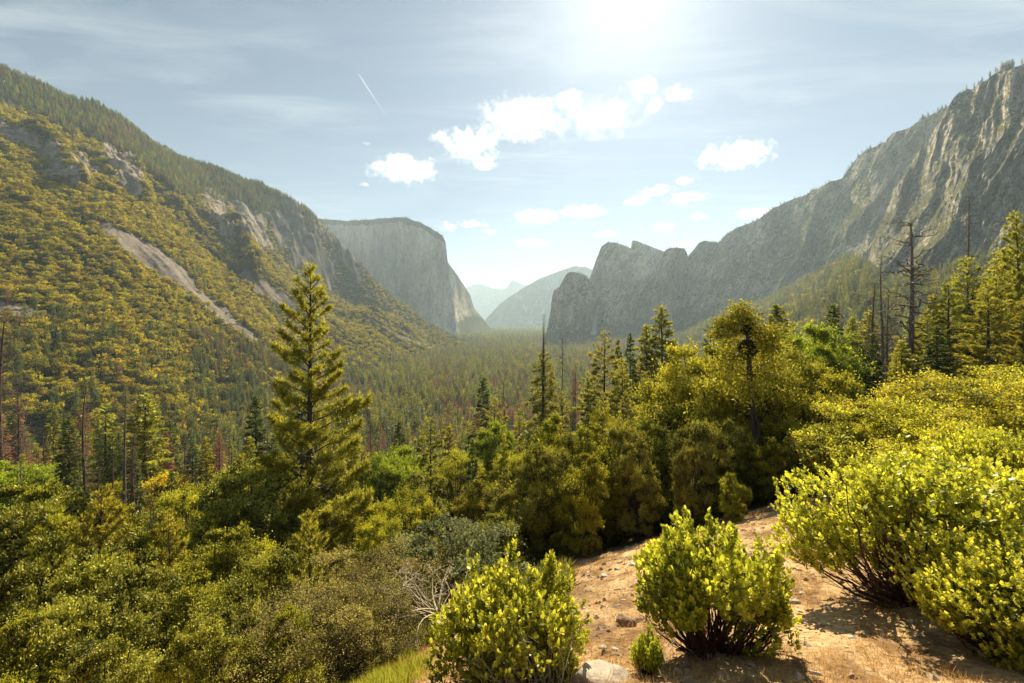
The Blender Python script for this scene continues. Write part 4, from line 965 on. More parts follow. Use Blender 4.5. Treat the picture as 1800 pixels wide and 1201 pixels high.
# big pine and other named conifers
put('hero_pine', 'pine_tree', 'tree', 'tallest sunlit pine on the left with long needles and a dark trunk', 545, 468, 39, 1.0, 2.2, G_CON)
put('bare_top_pine', 'pine_tree', 'tree', 'tall narrow pine with a bare dead top right of the picture centre', 953, 552, 88, 1.0, 0.4, G_CON)
put('dead_spire', 'dead_tree', 'tree', 'bare tip of dead wood rising out of the narrow bare topped pine', 958, 553, 88.6, 0.35, 0.4, G_DEAD)
for key, u, pt, Y, w, lab in [
 ('pine_b', 1062, 585, 108, 1.0, 'slim pine with a bare lower trunk between the bare topped pine and the dense pair'),
 ('fir_a', 1085, 602, 118, 0.6, 'small dark fir just right of the slim pine'), ('pine_a', 1092, 632, 96, 1.0, 'lower golden pine in front of the small dark fir'),
 ('fir_a', 1109, 590, 125, 0.7, 'dark pointed fir halfway between the slim pine and the dense pair'),
 ('fir_b', 1163, 541, 112, 1.05, 'tall dense conical conifer with a dark trunk, tallest of the central group'), ('fir_b', 1136, 574, 118, 0.9, 'conifer leaning on the left side of the tall dense conical one'),
 ('pine_a', 1135, 655, 100, 0.9, 'short golden pine in front of the dense conical pair'), ('fir_b', 1185, 600, 130, 0.8, 'conifer half hidden at the right of the tall dense conical one'),
 ('pine_b', 1035, 655, 100, 0.9, 'short loose pine left of the slim pine'), ('rusty_conifer', 1012, 640, 140, 0.6, 'thin rusty conifer right of the bare topped pine'),
 ('fir_a', 1366, 540, 95, 0.95, 'dark conifer standing behind the golden oaks, right of the ball of mistletoe'),
 ('fir_a', 1465, 540, 70, 1.15, 'dark green fir behind the fresh green oak'), ('fir_b', 1499, 560, 85, 0.8, 'slender conifer just right of the dark green fir'), ('fir_a', 1533, 588, 60, 0.9, 'short dark conifer below the dead spire'),
 ('pine_a', 1575, 620, 52, 0.9, 'small golden pine under the spreading dead tree'), ('fir_b', 1640, 520, 75, 0.9, 'conifer right of the spreading dead tree'), ('fir_a', 1663, 560, 64, 0.8, 'dark conifer left of the dead topped pine'),
 ('pine_a', 1697, 455, 72, 1.15, 'bushy pine under a bare dead spire near the right edge'), ('hero_pine', 1790, 375, 62, 0.95, 'large bright pine cut by the right edge'), ('pine_a', 1752, 470, 58, 1.2, 'pine with a dark trunk just left of the right edge pine'),
 ('pine_a', 1735, 500, 50, 1.4, 'full golden pine in front of the right edge pines'), ('pine_a', 1668, 500, 60, 1.3, 'full pine directly left of the dead topped pine'), ('pine_b', 1628, 548, 68, 1.3, 'loose pine between the wide dead tree and the full pine'), ('hero_pine', 1800, 520, 42, 1.2, 'lower pine in front of the large right edge pine'),
 ('fir_b', 1765, 440, 74, 1.2, 'tall dark conifer standing behind the large right edge pine'), ('fir_a', 1712, 520, 60, 1.2, 'dark fir filling the gap below the bare dead spire'), ('fir_a', 1645, 575, 52, 1.3, 'short dark fir on the left of the right hand stand'), ('fir_b', 1585, 600, 58, 1.2, 'short broad conifer beneath the wide dead tree'), ('fir_a', 1515, 610, 56, 1.2, 'short dark conifer beside the thicket and the dead trees'),
 ('fir_a', 1720, 560, 80, 1.0, 'dark conifer low between the two right hand pines'), ('fir_b', 1603, 575, 66, 0.8, 'conifer at the foot of the spreading dead tree'),
 ('young_pine', 172, 872, 19, 1.0, 'slim young pine with bare stem in front of the left oaks'), ('young_pine', 545, 905, 16.5, 0.8, 'young pine sapling low in front of the tallest pine'),
 ('pine_b', 757, 738, 62, 1.05, 'lone pine with a thick dark trunk above the grey shrub'), ('fir_a', 848, 668, 125, 0.9, 'dark fir in the middle distance left of the bare topped pine'),
 ('rusty_conifer', 842, 728, 95, 0.9, 'rust red dying conifer below the dark fir'), ('fir_b', 886, 765, 50, 0.6, 'narrow conifer with a visible stem left of the dark oak grove'), ('fir_a', 832, 775, 56, 0.7, 'narrow dark conifer beside the white branched snag'),
 ('fir_a', 120, 735, 95, 1.0, 'green conifer standing between the left snags'), ('fir_b', 362, 770, 110, 0.9, 'light green conifer behind the left thicket'), ('fir_a', 300, 830, 60, 0.9, 'bright green young conifer above the left oaks'),
 ('fir_b', 610, 700, 120, 0.9, 'conifer close right of the tallest pine'), ('fir_a', 700, 745, 95, 0.9, 'dark conifer halfway between the tallest pine and the lone thick trunked pine'), ('fir_b', 790, 750, 90, 0.8, 'conifer right behind the lone thick trunked pine'), ('fir_a', 450, 700, 120, 0.9, 'dark conifer at the left of the tallest pine'), ('pine_b', 870, 700, 105, 1.0, 'thin golden pine right of the dark fir'), ('fir_b', 440, 770, 90, 0.9, 'shorter conifer at the left of the tallest pine'), ('fir_a', 930, 760, 60, 0.8, 'dark narrow fir just left of the dark grove'), ('fir_a', 235, 790, 80, 0.9, 'dark fir behind the bleached dead tree'), ('fir_b', 40, 800, 70, 0.9, 'conifer next to the left edge dead tree'),
 ('pine_b', 1060, 690, 70, 0.9, 'golden pine behind the dark grove, below the slim pine'), ('fir_b', 1100, 690, 80, 0.9, 'conifer behind the dark grove, below the small dark fir'), ('fir_a', 1205, 660, 75, 0.9, 'dark conifer touching the left end of the golden grove'), ('young_pine', 300, 905, 24, 1.0, 'young pine between the lower left oaks'), ('young_pine', 90, 900, 20, 1.0, 'young pine near the left edge among the oaks'), ('pine_a', 425, 800, 45, 0.8, 'pine rising from the dark oaks left of the tallest pine'), ('fir_b', 620, 830, 44, 0.7, 'narrow conifer right of the base of the tallest pine'), ('fir_b', 985, 745, 60, 0.8, 'conifer tip above the left part of the dark grove'),
 ('pine_a', 915, 720, 105, 0.9, 'golden pine left of the foot of the bare topped pine'), ('pine_b', 990, 690, 100, 0.9, 'golden pine right of the foot of the bare topped pine')]:
    put(key, 'fir_tree' if 'fir' in key else ('dying_conifer' if 'rusty' in key else 'pine_tree'), 'tree', lab, u, pt, Y, w, None, G_CON)
for key, u, pt, Y, w, lab in [
 ('dead_spreading', 1600, 388, 66, 1.15, 'large dead tree with wide crooked bare limbs in front of the fluted cliff'), ('dead_spire', 1551, 450, 76, 1.0, 'dead straight spire left of the wide dead tree'),
 ('dead_spire_b', 1560, 520, 90, 1.0, 'shorter reddish dead spire beside the straight one'), ('dead_spire', 1701, 345, 73, 0.8, 'bare dead spire rising from the bushy pine near the right edge'), ('dead_spire_b', 1535, 500, 95, 1.1, 'twiggy reddish dead tree at the left of the dead group'),
 ('dead_spire_b', 2, 565, 84, 1.3, 'tall twiggy dead tree at the left edge'), ('dead_spire_b', 149, 678, 80, 1.1, 'reddish dead tree with drooping twigs, second tall one from the left edge'),
 ('bleached_snag', 219, 690, 76, 1.0, 'bleached dead tree with curling white branches on the left'), ('snag', 199, 770, 66, 0.7, 'short dark snag just left of the bleached dead tree'), ('snag', 78, 760, 78, 0.8, 'dead tree with broken limbs near the left edge'),
 ('snag', 345, 790, 95, 0.5, 'dark bare stub behind the left thicket'), ('snag', 403, 760, 120, 0.5, 'thin dead stem left of the tallest pine'), ('dead_spire_b', 650, 715, 85, 0.7, 'thin dead tree right of the tallest pine'),
 ('snag', 173, 760, 70, 0.5, 'thin dead stem left of the short dark snag'), ('bleached_snag', 807, 822, 55, 1.0, 'snag with short white branches beside the lone thick trunked pine'),
 ('dead_spire_b', 885, 668, 125, 0.7, 'bare dead tree just right of the dark fir'), ('dead_spire', 986, 595, 160, 0.7, 'dead tree right of the bare topped pine'), ('dead_spire', 1009, 655, 125, 0.6, 'dead tree at the left of the slim pine'),
 ('dead_spire_b', 270, 880, 40, 0.9, 'pinkish dead tree tangle above the left oaks'), ('dead_spire_b', 235, 760, 72, 1.0, 'dead twiggy tree right of the bleached one'), ('snag', 130, 830, 44, 0.6, 'bare pole of a dead tree between the left oaks'), ('bleached_snag', 262, 850, 40, 0.8, 'small bleached dead tree above the lower left oaks'), ('dead_spire', 40, 790, 52, 0.8, 'dead tree with fine twigs just right of the left edge'), ('snag', 470, 740, 75, 0.5, 'bare dead pole beside the crown of the tallest pine'),
 ('dead_spire', 760, 690, 105, 0.4, 'thin dead leader behind the lone thick trunked pine')]:
    put(key, 'dead_tree', 'tree', lab, u, pt, Y, w, None, G_DEAD)
put('dead_shrub', 'dead_shrub', 'shrub', 'leafless tan shrub in front of the grey green shrub', 770, 985, 13.5, 1.1, 0.5, 'low shrubs on the slope', 0.0)
put('grey_shrub', 'grey_shrub', 'shrub', 'grey green shrub behind the leafless tan shrub', 798, 948, 17.5, 1.2, 0.5, 'low shrubs on the slope', 0.0)
# oaks
for key, u, pt, Y, w, lab in [
 ('gold_oak_a', 1265, 610, 34, 0.95, 'broad golden oak left of the trunk with the mistletoe ball'), ('gold_oak_b', 1390, 618, 36, 0.95, 'broad golden oak right of the trunk with the mistletoe ball'),
 ('gold_oak_a', 1330, 650, 31, 0.8, 'golden oak in front of the trunk with the mistletoe ball'), ('gold_oak_b', 1440, 680, 32, 0.7, 'golden oak at the right end of the golden grove'), ('gold_oak_b', 1225, 690, 33, 0.6, 'golden oak at the left end of the golden grove'),
 ('green_oak', 1422, 575, 58, 0.8, 'fresh green oak behind the golden grove'), ('green_oak', 1440, 610, 52, 0.6, 'smaller fresh green oak beside the dark green fir'),
 ('live_oak_a', 960, 790, 25, 0.68, 'leftmost tree of the dark live oak grove'), ('live_oak_b', 1005, 768, 27, 0.68, 'dark live oak with a pale top, second from the left in the grove'), ('live_oak_c', 1050, 752, 27, 0.64, 'dark live oak in the left half of the grove, above the bare slope'),
 ('live_oak_a', 1098, 752, 28, 0.64, 'dark live oak in the middle of the grove'), ('live_oak_b', 1145, 745, 27, 0.68, 'tall dark live oak right of the middle of the grove'), ('live_oak_c', 1190, 742, 30, 0.64, 'dark live oak under the left golden oak'),
 ('live_oak_a', 1235, 745, 24, 0.68, 'dark live oak in front of the broad golden oak'), ('live_oak_b', 1285, 745, 26, 0.7, 'dark live oak below the trunk with the mistletoe ball'), ('live_oak_c', 1345, 770, 25, 0.64, 'dark live oak right of the one below the mistletoe trunk'),
 ('live_oak_a', 1400, 770, 25, 0.64, 'dark live oak behind the path gap in the bare slope'), ('live_oak_b', 1455, 780, 23, 0.68, 'dark live oak at the right end of the grove'), ('live_oak_a', 1505, 760, 26, 0.68, 'dark live oak behind the left side of the very large front shrub'),
 ('live_oak_c', 980, 735, 34, 0.6, 'taller pale oak standing behind the left part of the dark grove'), ('gold_oak_b', 1075, 728, 36, 0.55, 'golden oak top behind the middle of the dark grove'), ('live_oak_b', 1122, 775, 24, 0.6, 'narrow dark live oak above the left side of the lone round shrub'), ('live_oak_c', 1025, 800, 23, 0.6, 'narrow dark live oak in the front of the grove, left half'), ('gold_oak_a', 1170, 700, 40, 0.55, 'golden oak at the foot of the dense conical conifer'), ('live_oak_a', 1215, 790, 22, 0.6, 'narrow dark live oak just behind the top of the lone round shrub'),
 ('live_oak_c', 1290, 835, 20, 0.7, 'low live oak at the foot of the grove above the lone round shrub'), ('live_oak_b', 905, 850, 24, 0.8, 'live oak left of the dark grove with a leaning stem'),
 ('live_oak_c', 860, 905, 21, 0.8, 'low live oak above the leftmost front shrub'), ('gold_oak_b', 690, 868, 42, 0.7, 'orange tinted oak right of the foot of the tallest pine'), ('gold_oak_a', 668, 915, 33, 0.6, 'round orange tinted oak just beside the foot of the tallest pine'),
 ('green_oak', 665, 800, 75, 0.8, 'light green oak in the middle distance right of the tallest pine'), ('green_oak', 715, 790, 82, 0.8, 'light green oak left of the lone thick trunked pine'), ('gold_oak_a', 800, 800, 70, 0.7, 'golden oak behind the snag with white branches'),
 ('gold_oak_b', 740, 870, 46, 0.5, 'small oak left of the lone thick trunked pine'), ('gold_oak_a', 905, 800, 60, 0.7, 'golden oak left of the dark grove top'), ('live_oak_c', 850, 835, 42, 0.8, 'oak right of the snag with white branches'), ('green_oak', 870, 745, 85, 0.6, 'light green oak below the rust red conifer'),
 ('live_oak_c', 15, 860, 26, 0.82, 'sunlit oak at the left edge below the snags'), ('green_oak', 5, 815, 60, 0.9, 'bright green oak at the left edge'), ('live_oak_a', 110, 885, 23, 0.82, 'large oak second from the left edge, light on its top'), ('live_oak_c', 215, 900, 27, 0.8, 'oak behind the slim young pine'),
 ('live_oak_b', 60, 965, 17, 0.82, 'dark shaded oak low at the left edge'), ('live_oak_a', 175, 985, 15.5, 0.78, 'dark shaded oak at the foot of the slim young pine'), ('live_oak_c', 290, 925, 27, 0.82, 'golden topped oak right of the slim young pine'),
 ('gold_oak_a', 330, 865, 44, 0.8, 'yellow oak behind the golden topped oak on the left'), ('live_oak_c', 375, 935, 23, 0.82, 'oak between the golden topped oak and the tallest pine'), ('live_oak_a', 440, 825, 36, 0.95, 'dark oak touching the left side of the tallest pine'),
 ('live_oak_b', 405, 885, 30, 0.95, 'dark oak in front of the one touching the tallest pine'), ('live_oak_b', 490, 905, 31, 0.75, 'dark oak at the foot of the tallest pine'), ('live_oak_c', 520, 955, 25, 0.8, 'pale leaved oak right in front of the tallest pine trunk'),
 ('live_oak_c', 585, 975, 25, 0.7, 'oak right of the tallest pine trunk'), ('live_oak_a', 465, 985, 17, 0.82, 'oak with speckled light below the tallest pine'), ('live_oak_c', 360, 1010, 15, 0.8, 'oak with golden sprays in the lower left'),
 ('live_oak_b', 265, 1020, 14, 0.78, 'shaded oak in the lower left between two lit ones'), ('live_oak_a', 90, 1075, 11.5, 0.82, 'darkest oak crown in the bottom left corner'), ('live_oak_c', 10, 1105, 10.5, 0.8, 'sunflecked oak crown in the very corner at the bottom left'),
 ('live_oak_b', 215, 1100, 10.5, 0.82, 'shaded oak crown cut by the bottom edge on the left'), ('live_oak_a', 370, 1095, 10, 0.82, 'oak crown with scattered light at the bottom edge'), ('live_oak_c', 490, 1085, 10.5, 0.82, 'sunlit oak crown near the bottom edge left of the grass')]:
    put(key, 'oak_tree', 'tree', lab, u, pt, Y, w, None, G_OAK)
for u, pt, Y, w, lab in [(600, 1000, 14.5, 1.1, 'dry greyish shrub below the tallest pine, beside the grass'), (665, 1000, 15.5, 1.0, 'dry greyish shrub left of the leafless tan shrub'), (560, 1060, 11, 1.0, 'dry greyish shrub at the upper left of the grass patch'),
                         (720, 965, 18, 0.9, 'dry greyish shrub left of the grey green one'), (640, 1045, 12, 0.9, 'small dry shrub just above the grass patch')]:
    put('dry_shrub', 'dry_shrub', 'shrub', lab, u, pt, Y, w, None, 'dry shrubs above the grass patch')

# trunk with a mistletoe ball rising from the golden oaks
def mistletoe_tree():
    Y = 27.5; x = (1325 - CX) / F * Y; g = float(ground_z(np.array([x]), np.array([Y]))[0])
    o = bpy.data.objects.new('mistletoe_tree', None); S.collection.objects.link(o); o.location = (x, Y, g)
    tag(o, 'tall crooked trunk with a dark ball of mistletoe and tufted golden top', 'tree')
    def q(px, py): return np.array([(px - CX) / F * Y - x, 0, (CY - py) / F * Y - g])
    T = MB(); pts = np.array([[0, 0, -0.5], q(1335, 790), q(1325, 720), q(1319, 660), q(1316, 620), q(1314, 585), q(1311, 560), q(1308, 545)])
    pts[:, 1] += np.array([0, 0.1, 0.2, 0.1, 0, 0, 0.1, 0.1])
    tube(T, pts, [0.26, 0.24, 0.2, 0.17, 0.14, 0.11, 0.07, 0.03], 8)
    C = MB(); rng = np.random.default_rng(77)
    ends = [(1303, 548, .35), (1318, 556, .4), (1296, 565, .35), (1322, 575, .35), (1288, 578, .3), (1275, 574, .35), (1268, 583, .3), (1335, 590, .45), (1348, 585, .4), (1300, 600, .4), (1338, 615, .5), (1290, 620, .45), (1352, 605, .4), (1360, 640, .6), (1280, 650, .6), (1345, 660, .6), (1300, 680, .6)]
    for i, (px, py, r) in enumerate(ends):
        e = q(px, py); e[1] += rng.normal() * 0.5
        k = min(7, max(2, int(np.argmin(np.abs(pts[:, 2] - e[2] + 0.6))))); b = pts[k]
        s = np.linspace(0, 1, 5)[:, None]; pp = b * (1 - s) + e * s; pp[1:4] += rng.normal(size=(3, 3)) * 0.08
        tube(T, pp, np.linspace(0.06, 0.015, 5), 4)
        n = int(1500 * r); P = e + rng.normal(size=(n, 3)) * r * [0.85, 0.8, 0.5] + np.repeat(rng.normal(size=(n // 60 + 1, 3)) * r * 0.6, 60, 0)[:n]
        D = rnd_dir(n, rng); Sd = norm(np.cross(D, rnd_dir(n, rng)))
        leaves(C, P, D, Sd, 0.17, 0.1, np.clip(0.5 + 0.25 * rng.normal(size=n), 0, 1))
    T.build('trunk', M_bark, o, True); C.build('crown', M_gold, o)
    for px, py, r in ((1314, 613, 0.52), (1312, 580, 0.3)):
        m = MB(); n = 4200 if r > .4 else 1500; d = rnd_dir(n, rng); P = q(px, py) + d * r * (0.35 + 0.6 * rng.random((n, 1)) ** 0.5) * [1, 1, 1.1]
        D = norm(d + 0.5 * rng.normal(size=(n, 3))); leaves(m, P, D, norm(np.cross(D, rnd_dir(n, rng))), 0.09, 0.035, np.clip(0.3 + 0.2 * rng.normal(size=n), 0, 1))
        m.build('mistletoe_ball', M_mist, o)
M_mist = leaf_mat('mistletoe_leaves', (0.035, 0.035, 0.012), (0.075, 0.065, 0.02), 0.15, 0, 0, 0)
mistletoe_tree()

#==FOREST
# ------------------------------------------------------------------ forest and hillside
kc('forest_conifer_a', M_fcon, 30, 4.4, base=0.1, nb=90, ns=900, m=1, L=1.5, Wd=0.55, up=0.05, droop=0.35, spread=0.4, seed=51, branches=False, trunk_sides=5)
kc('forest_conifer_b', M_fcon, 30, 3.6, base=0.15, nb=90, ns=800, m=1, L=1.4, Wd=0.5, up=0.05, droop=0.3, spread=0.5, seed=52, branches=False, gap=0.2, trunk_sides=5)
kc('forest_conifer_c', M_fcon, 30, 5.2, base=0.2, nb=80, ns=800, m=1, L=1.6, Wd=0.6, up=0.1, droop=0.2, spread=0.6, pw=0.6, seed=53, branches=False, gap=0.3, trunk_sides=5)
kc('forest_dark', M_fir, 30, 3.8, base=0.06, nb=100, ns=1000, m=1, L=1.4, Wd=0.6, up=0.05, droop=0.35, spread=0.4, seed=58, branches=False, trunk_sides=5)
kc('forest_rusty_a', M_rust, 28, 3.2, base=0.1, nb=90, ns=800, m=1, L=1.3, Wd=0.38, up=0.0, droop=0.25, spread=0.6, seed=54, branches=True, barkm=M_deadred, trunk_sides=5)
kc('forest_rusty_b', M_rust, 28, 2.8, base=0.2, nb=80, ns=520, m=1, L=1.2, Wd=0.34, up=0.0, droop=0.2, spread=0.7, seed=55, branches=True, barkm=M_deadred, trunk_sides=5, dead_top=0.1)
kb('hill_oak_a', M_foak, 7, 4.6, nc=18, nl=1500, leaf=0.75, seed=61, zc=0.5, rc=0.36, sub=10, trunk=False, bottom=-0.5)
kb('hill_oak_b', M_foak, 7.5, 4.2, nc=14, nl=1300, leaf=0.75, seed=62, zc=0.5, rc=0.4, sub=9, trunk=False, bottom=-0.5)
kb('hill_oak_c', M_foak, 5, 4.8, nc=20, nl=1400, leaf=0.7, seed=63, zc=0.45, rc=0.33, sub=9, trunk=False, bottom=-0.4)
kb('near_hill_oak', M_foak, 9, 5.0, nc=26, nl=13500, leaf=0.34, seed=64, zc=0.5, rc=0.3, sub=14, bottom=-0.7, subr=0.42)
kb('near_hill_oak_b', M_gold, 9, 4.6, nc=24, nl=13500, leaf=0.32, seed=65, zc=0.55, rc=0.3, sub=14, bottom=-0.7, subr=0.42)

def scatter(n, u0, u1, y0, y1, rng):
    Y = np.sqrt(rng.random(n) * (y1 ** 2 - y0 ** 2) + y0 ** 2); u = u0 + (u1 - u0) * rng.random(n)
    return (u - CX) / F * Y, Y, u
def place_u(n, a, b): return a + (b - a) * RNG.random(n)

def where_words(u, Y):
    if u < 120: h = 'at the far left'
    elif u < 330: h = 'behind the left snags'
    elif u < 520: h = 'left of the tallest pine'
    elif u < 690: h = 'right of the tallest pine'
    elif u < 830: h = 'beyond the lone thick trunked pine'
    elif u < 945: h = 'left of the bare topped pine'
    elif u < 1060: h = 'right of the bare topped pine'
    elif u < 1210: h = 'behind the dense conical conifer'
    elif u < 1400: h = 'above the golden oak grove'
    elif u < 1560: h = 'beside the dark green fir'
    elif u < 1700: h = 'around the wide dead tree'
    else: h = 'by the right edge'
    return h
def band(Y): return 'in the near rows' if Y < 170 else ('in the second rows' if Y < 260 else 'farther down the slope')

def individuals():
    rng = np.random.default_rng(101)
    taken = []
    def ok(x, y, r):
        for a, b, c in taken:
            if (a - x) ** 2 + (b - y) ** 2 < (max(r, c)) ** 2: return False
        taken.append((x, y, r)); return True
    quota = {'con': 262, 'oak': 190, 'dead': 130}
    x, Y, u = scatter(9000, -80, 1880, 105, 470, rng)
    o = np.argsort(Y)
    z = ground_z(x, Y)
    cnt = {'con': 0, 'oak': 0, 'dead': 0}
    for i in o:
        uu, yy = u[i], Y[i]
        r = rng.random()
        if uu < 480: pc, po, pd = 0.28, 0.52, 0.20
        elif uu < 900: pc, po, pd = 0.55, 0.2, 0.25
        elif uu < 1200: pc, po, pd = 0.62, 0.18, 0.20
        else: pc, po, pd = 0.72, 0.22, 0.06
        k = 'con' if r < pc else ('oak' if r < pc + po else 'dead')
        if cnt[k] >= quota[k]: continue
        sp = (7.5 if k == 'oak' else 6.5) * (1 + (yy - 105) / 260.0)
        if rng.random() > (0.55 + 0.45 * (yy > 200)): continue
        if not ok(x[i], yy, sp): continue
        cnt[k] += 1
        w = where_words(uu, yy); b = band(yy)
        if k == 'con':
            H = 18 + 18 * rng.random() + (5 if yy > 250 else 0)
            if uu > 1150: H *= 0.85
            kk = ['forest_dark', 'forest_conifer_b', 'forest_conifer_c', 'forest_conifer_a', 'fir_a', 'fir_b', 'pine_a', 'fir_a'][rng.integers(0, 8) if yy < 260 else rng.integers(0, 4)]
            s = H / KIND[kk][1]
            plant(kk, 'conifer', 'tree', f'green conifer {b}, {w}', (x[i], yy, z[i] - 0.3), rng.random() * 6.28, s, s * (0.9 + 0.35 * rng.random()), 'conifers between the near slope and the valley floor')
        elif k == 'oak':
            H = 6.5 + 5 * rng.random(); kk = ['near_hill_oak', 'near_hill_oak_b', 'green_oak'][int(rng.choice(3, p=[0.55, 0.33, 0.12]))]
            s = H / KIND[kk][1]
            lab = f'round light green oak {b}, {w}' if kk == 'green_oak' else f'round golden green oak {b}, {w}'
            plant(kk, 'oak_tree', 'tree', lab, (x[i], yy, z[i] - 0.5), rng.random() * 6.28, s, s * (0.95 + 0.3 * rng.random()), 'round oaks between the near slope and the valley floor')
        else:
            H = 17 + 16 * rng.random(); kk = ['forest_rusty_a', 'forest_rusty_b', 'dead_spire_b', 'rusty_conifer'][rng.integers(0, 4)]
            s = H / KIND[kk][1]
            lab = f'bare dead conifer {b}, {w}' if kk == 'dead_spire_b' else f'rust brown dying conifer {b}, {w}'
            plant(kk, 'dead_conifer', 'tree', lab, (x[i], yy, z[i] - 0.3), rng.random() * 6.28, s, s, 'dead and dying conifers between the near slope and the valley floor')
individuals()

def gn_scatter(name, kinds, P, scale, sxy, rot, idx, label):
    """ONE stuff object: points that carry instances of the kinds' meshes"""
    me = bpy.data.meshes.new(name); me.vertices.add(len(P)); me.vertices.foreach_set('co', P.astype(np.float32).ravel())
    for nm, arr in (('s', scale), ('sx', sxy), ('rz', rot)):
        at = me.attributes.new(nm, 'FLOAT', 'POINT'); at.data.foreach_set('value', arr.astype(np.float32))
    at = me.attributes.new('k', 'INT', 'POINT'); at.data.foreach_set('value', idx.astype(np.int32))
    o = link(name, me); tag(o, label, kind='stuff')
    ng = bpy.data.node_groups.new(name, 'GeometryNodeTree')
    ng.interface.new_socket('Geometry', in_out='INPUT', socket_type='NodeSocketGeometry'); ng.interface.new_socket('Geometry', in_out='OUTPUT', socket_type='NodeSocketGeometry')
    def n(t, **k):
        q = ng.nodes.new(t)
        for a, b in k.items(): setattr(q, a, b)
        return q
    gi = n('NodeGroupInput'); go = n('NodeGroupOutput')
    m2p = n('GeometryNodeMeshToPoints'); ng.links.new(gi.outputs[0], m2p.inputs[0])
    def attr(nm, t='FLOAT'):
        a = n('GeometryNodeInputNamedAttribute', data_type=t); a.inputs['Name'].default_value = nm; return a.outputs['Attribute']
    cs = n('ShaderNodeCombineXYZ'); sx = attr('sx')
    ng.links.new(sx, cs.inputs[0]); ng.links.new(sx, cs.inputs[1]); ng.links.new(attr('s'), cs.inputs[2])
    cr = n('ShaderNodeCombineXYZ'); ng.links.new(attr('rz'), cr.inputs[2])
    er = n('FunctionNodeEulerToRotation'); ng.links.new(cr.outputs[0], er.inputs[0])
    jo = n('GeometryNodeJoinGeometry'); kat = attr('k', 'INT')
    for j, kk in enumerate(kinds):
        src = next(q for q in S.objects if q.type == 'MESH' and q.data.name.startswith(kk + '_crown'))
        parts = [q for q in S.objects if q.parent is src.parent and q.type == 'MESH'] if src.parent else [src]
        jj = n('GeometryNodeJoinGeometry')
        for q in parts:
            oi = n('GeometryNodeObjectInfo', transform_space='ORIGINAL'); oi.inputs['Object'].default_value = q
            ng.links.new(oi.outputs['Geometry'], jj.inputs[0])
        cm = n('FunctionNodeCompare', data_type='INT', operation='EQUAL'); ng.links.new(kat, cm.inputs[2]); cm.inputs[3].default_value = j
        ip = n('GeometryNodeInstanceOnPoints'); ng.links.new(m2p.outputs[0], ip.inputs['Points']); ng.links.new(jj.outputs[0], ip.inputs['Instance'])
        ng.links.new(cm.outputs[0], ip.inputs['Selection']); ng.links.new(er.outputs[0], ip.inputs['Rotation']); ng.links.new(cs.outputs[0], ip.inputs['Scale'])
        ng.links.new(ip.outputs[0], jo.inputs[0])
    ng.links.new(jo.outputs[0], go.inputs[0])
    md = o.modifiers.new('scatter', 'NODES'); md.node_group = ng
    return o

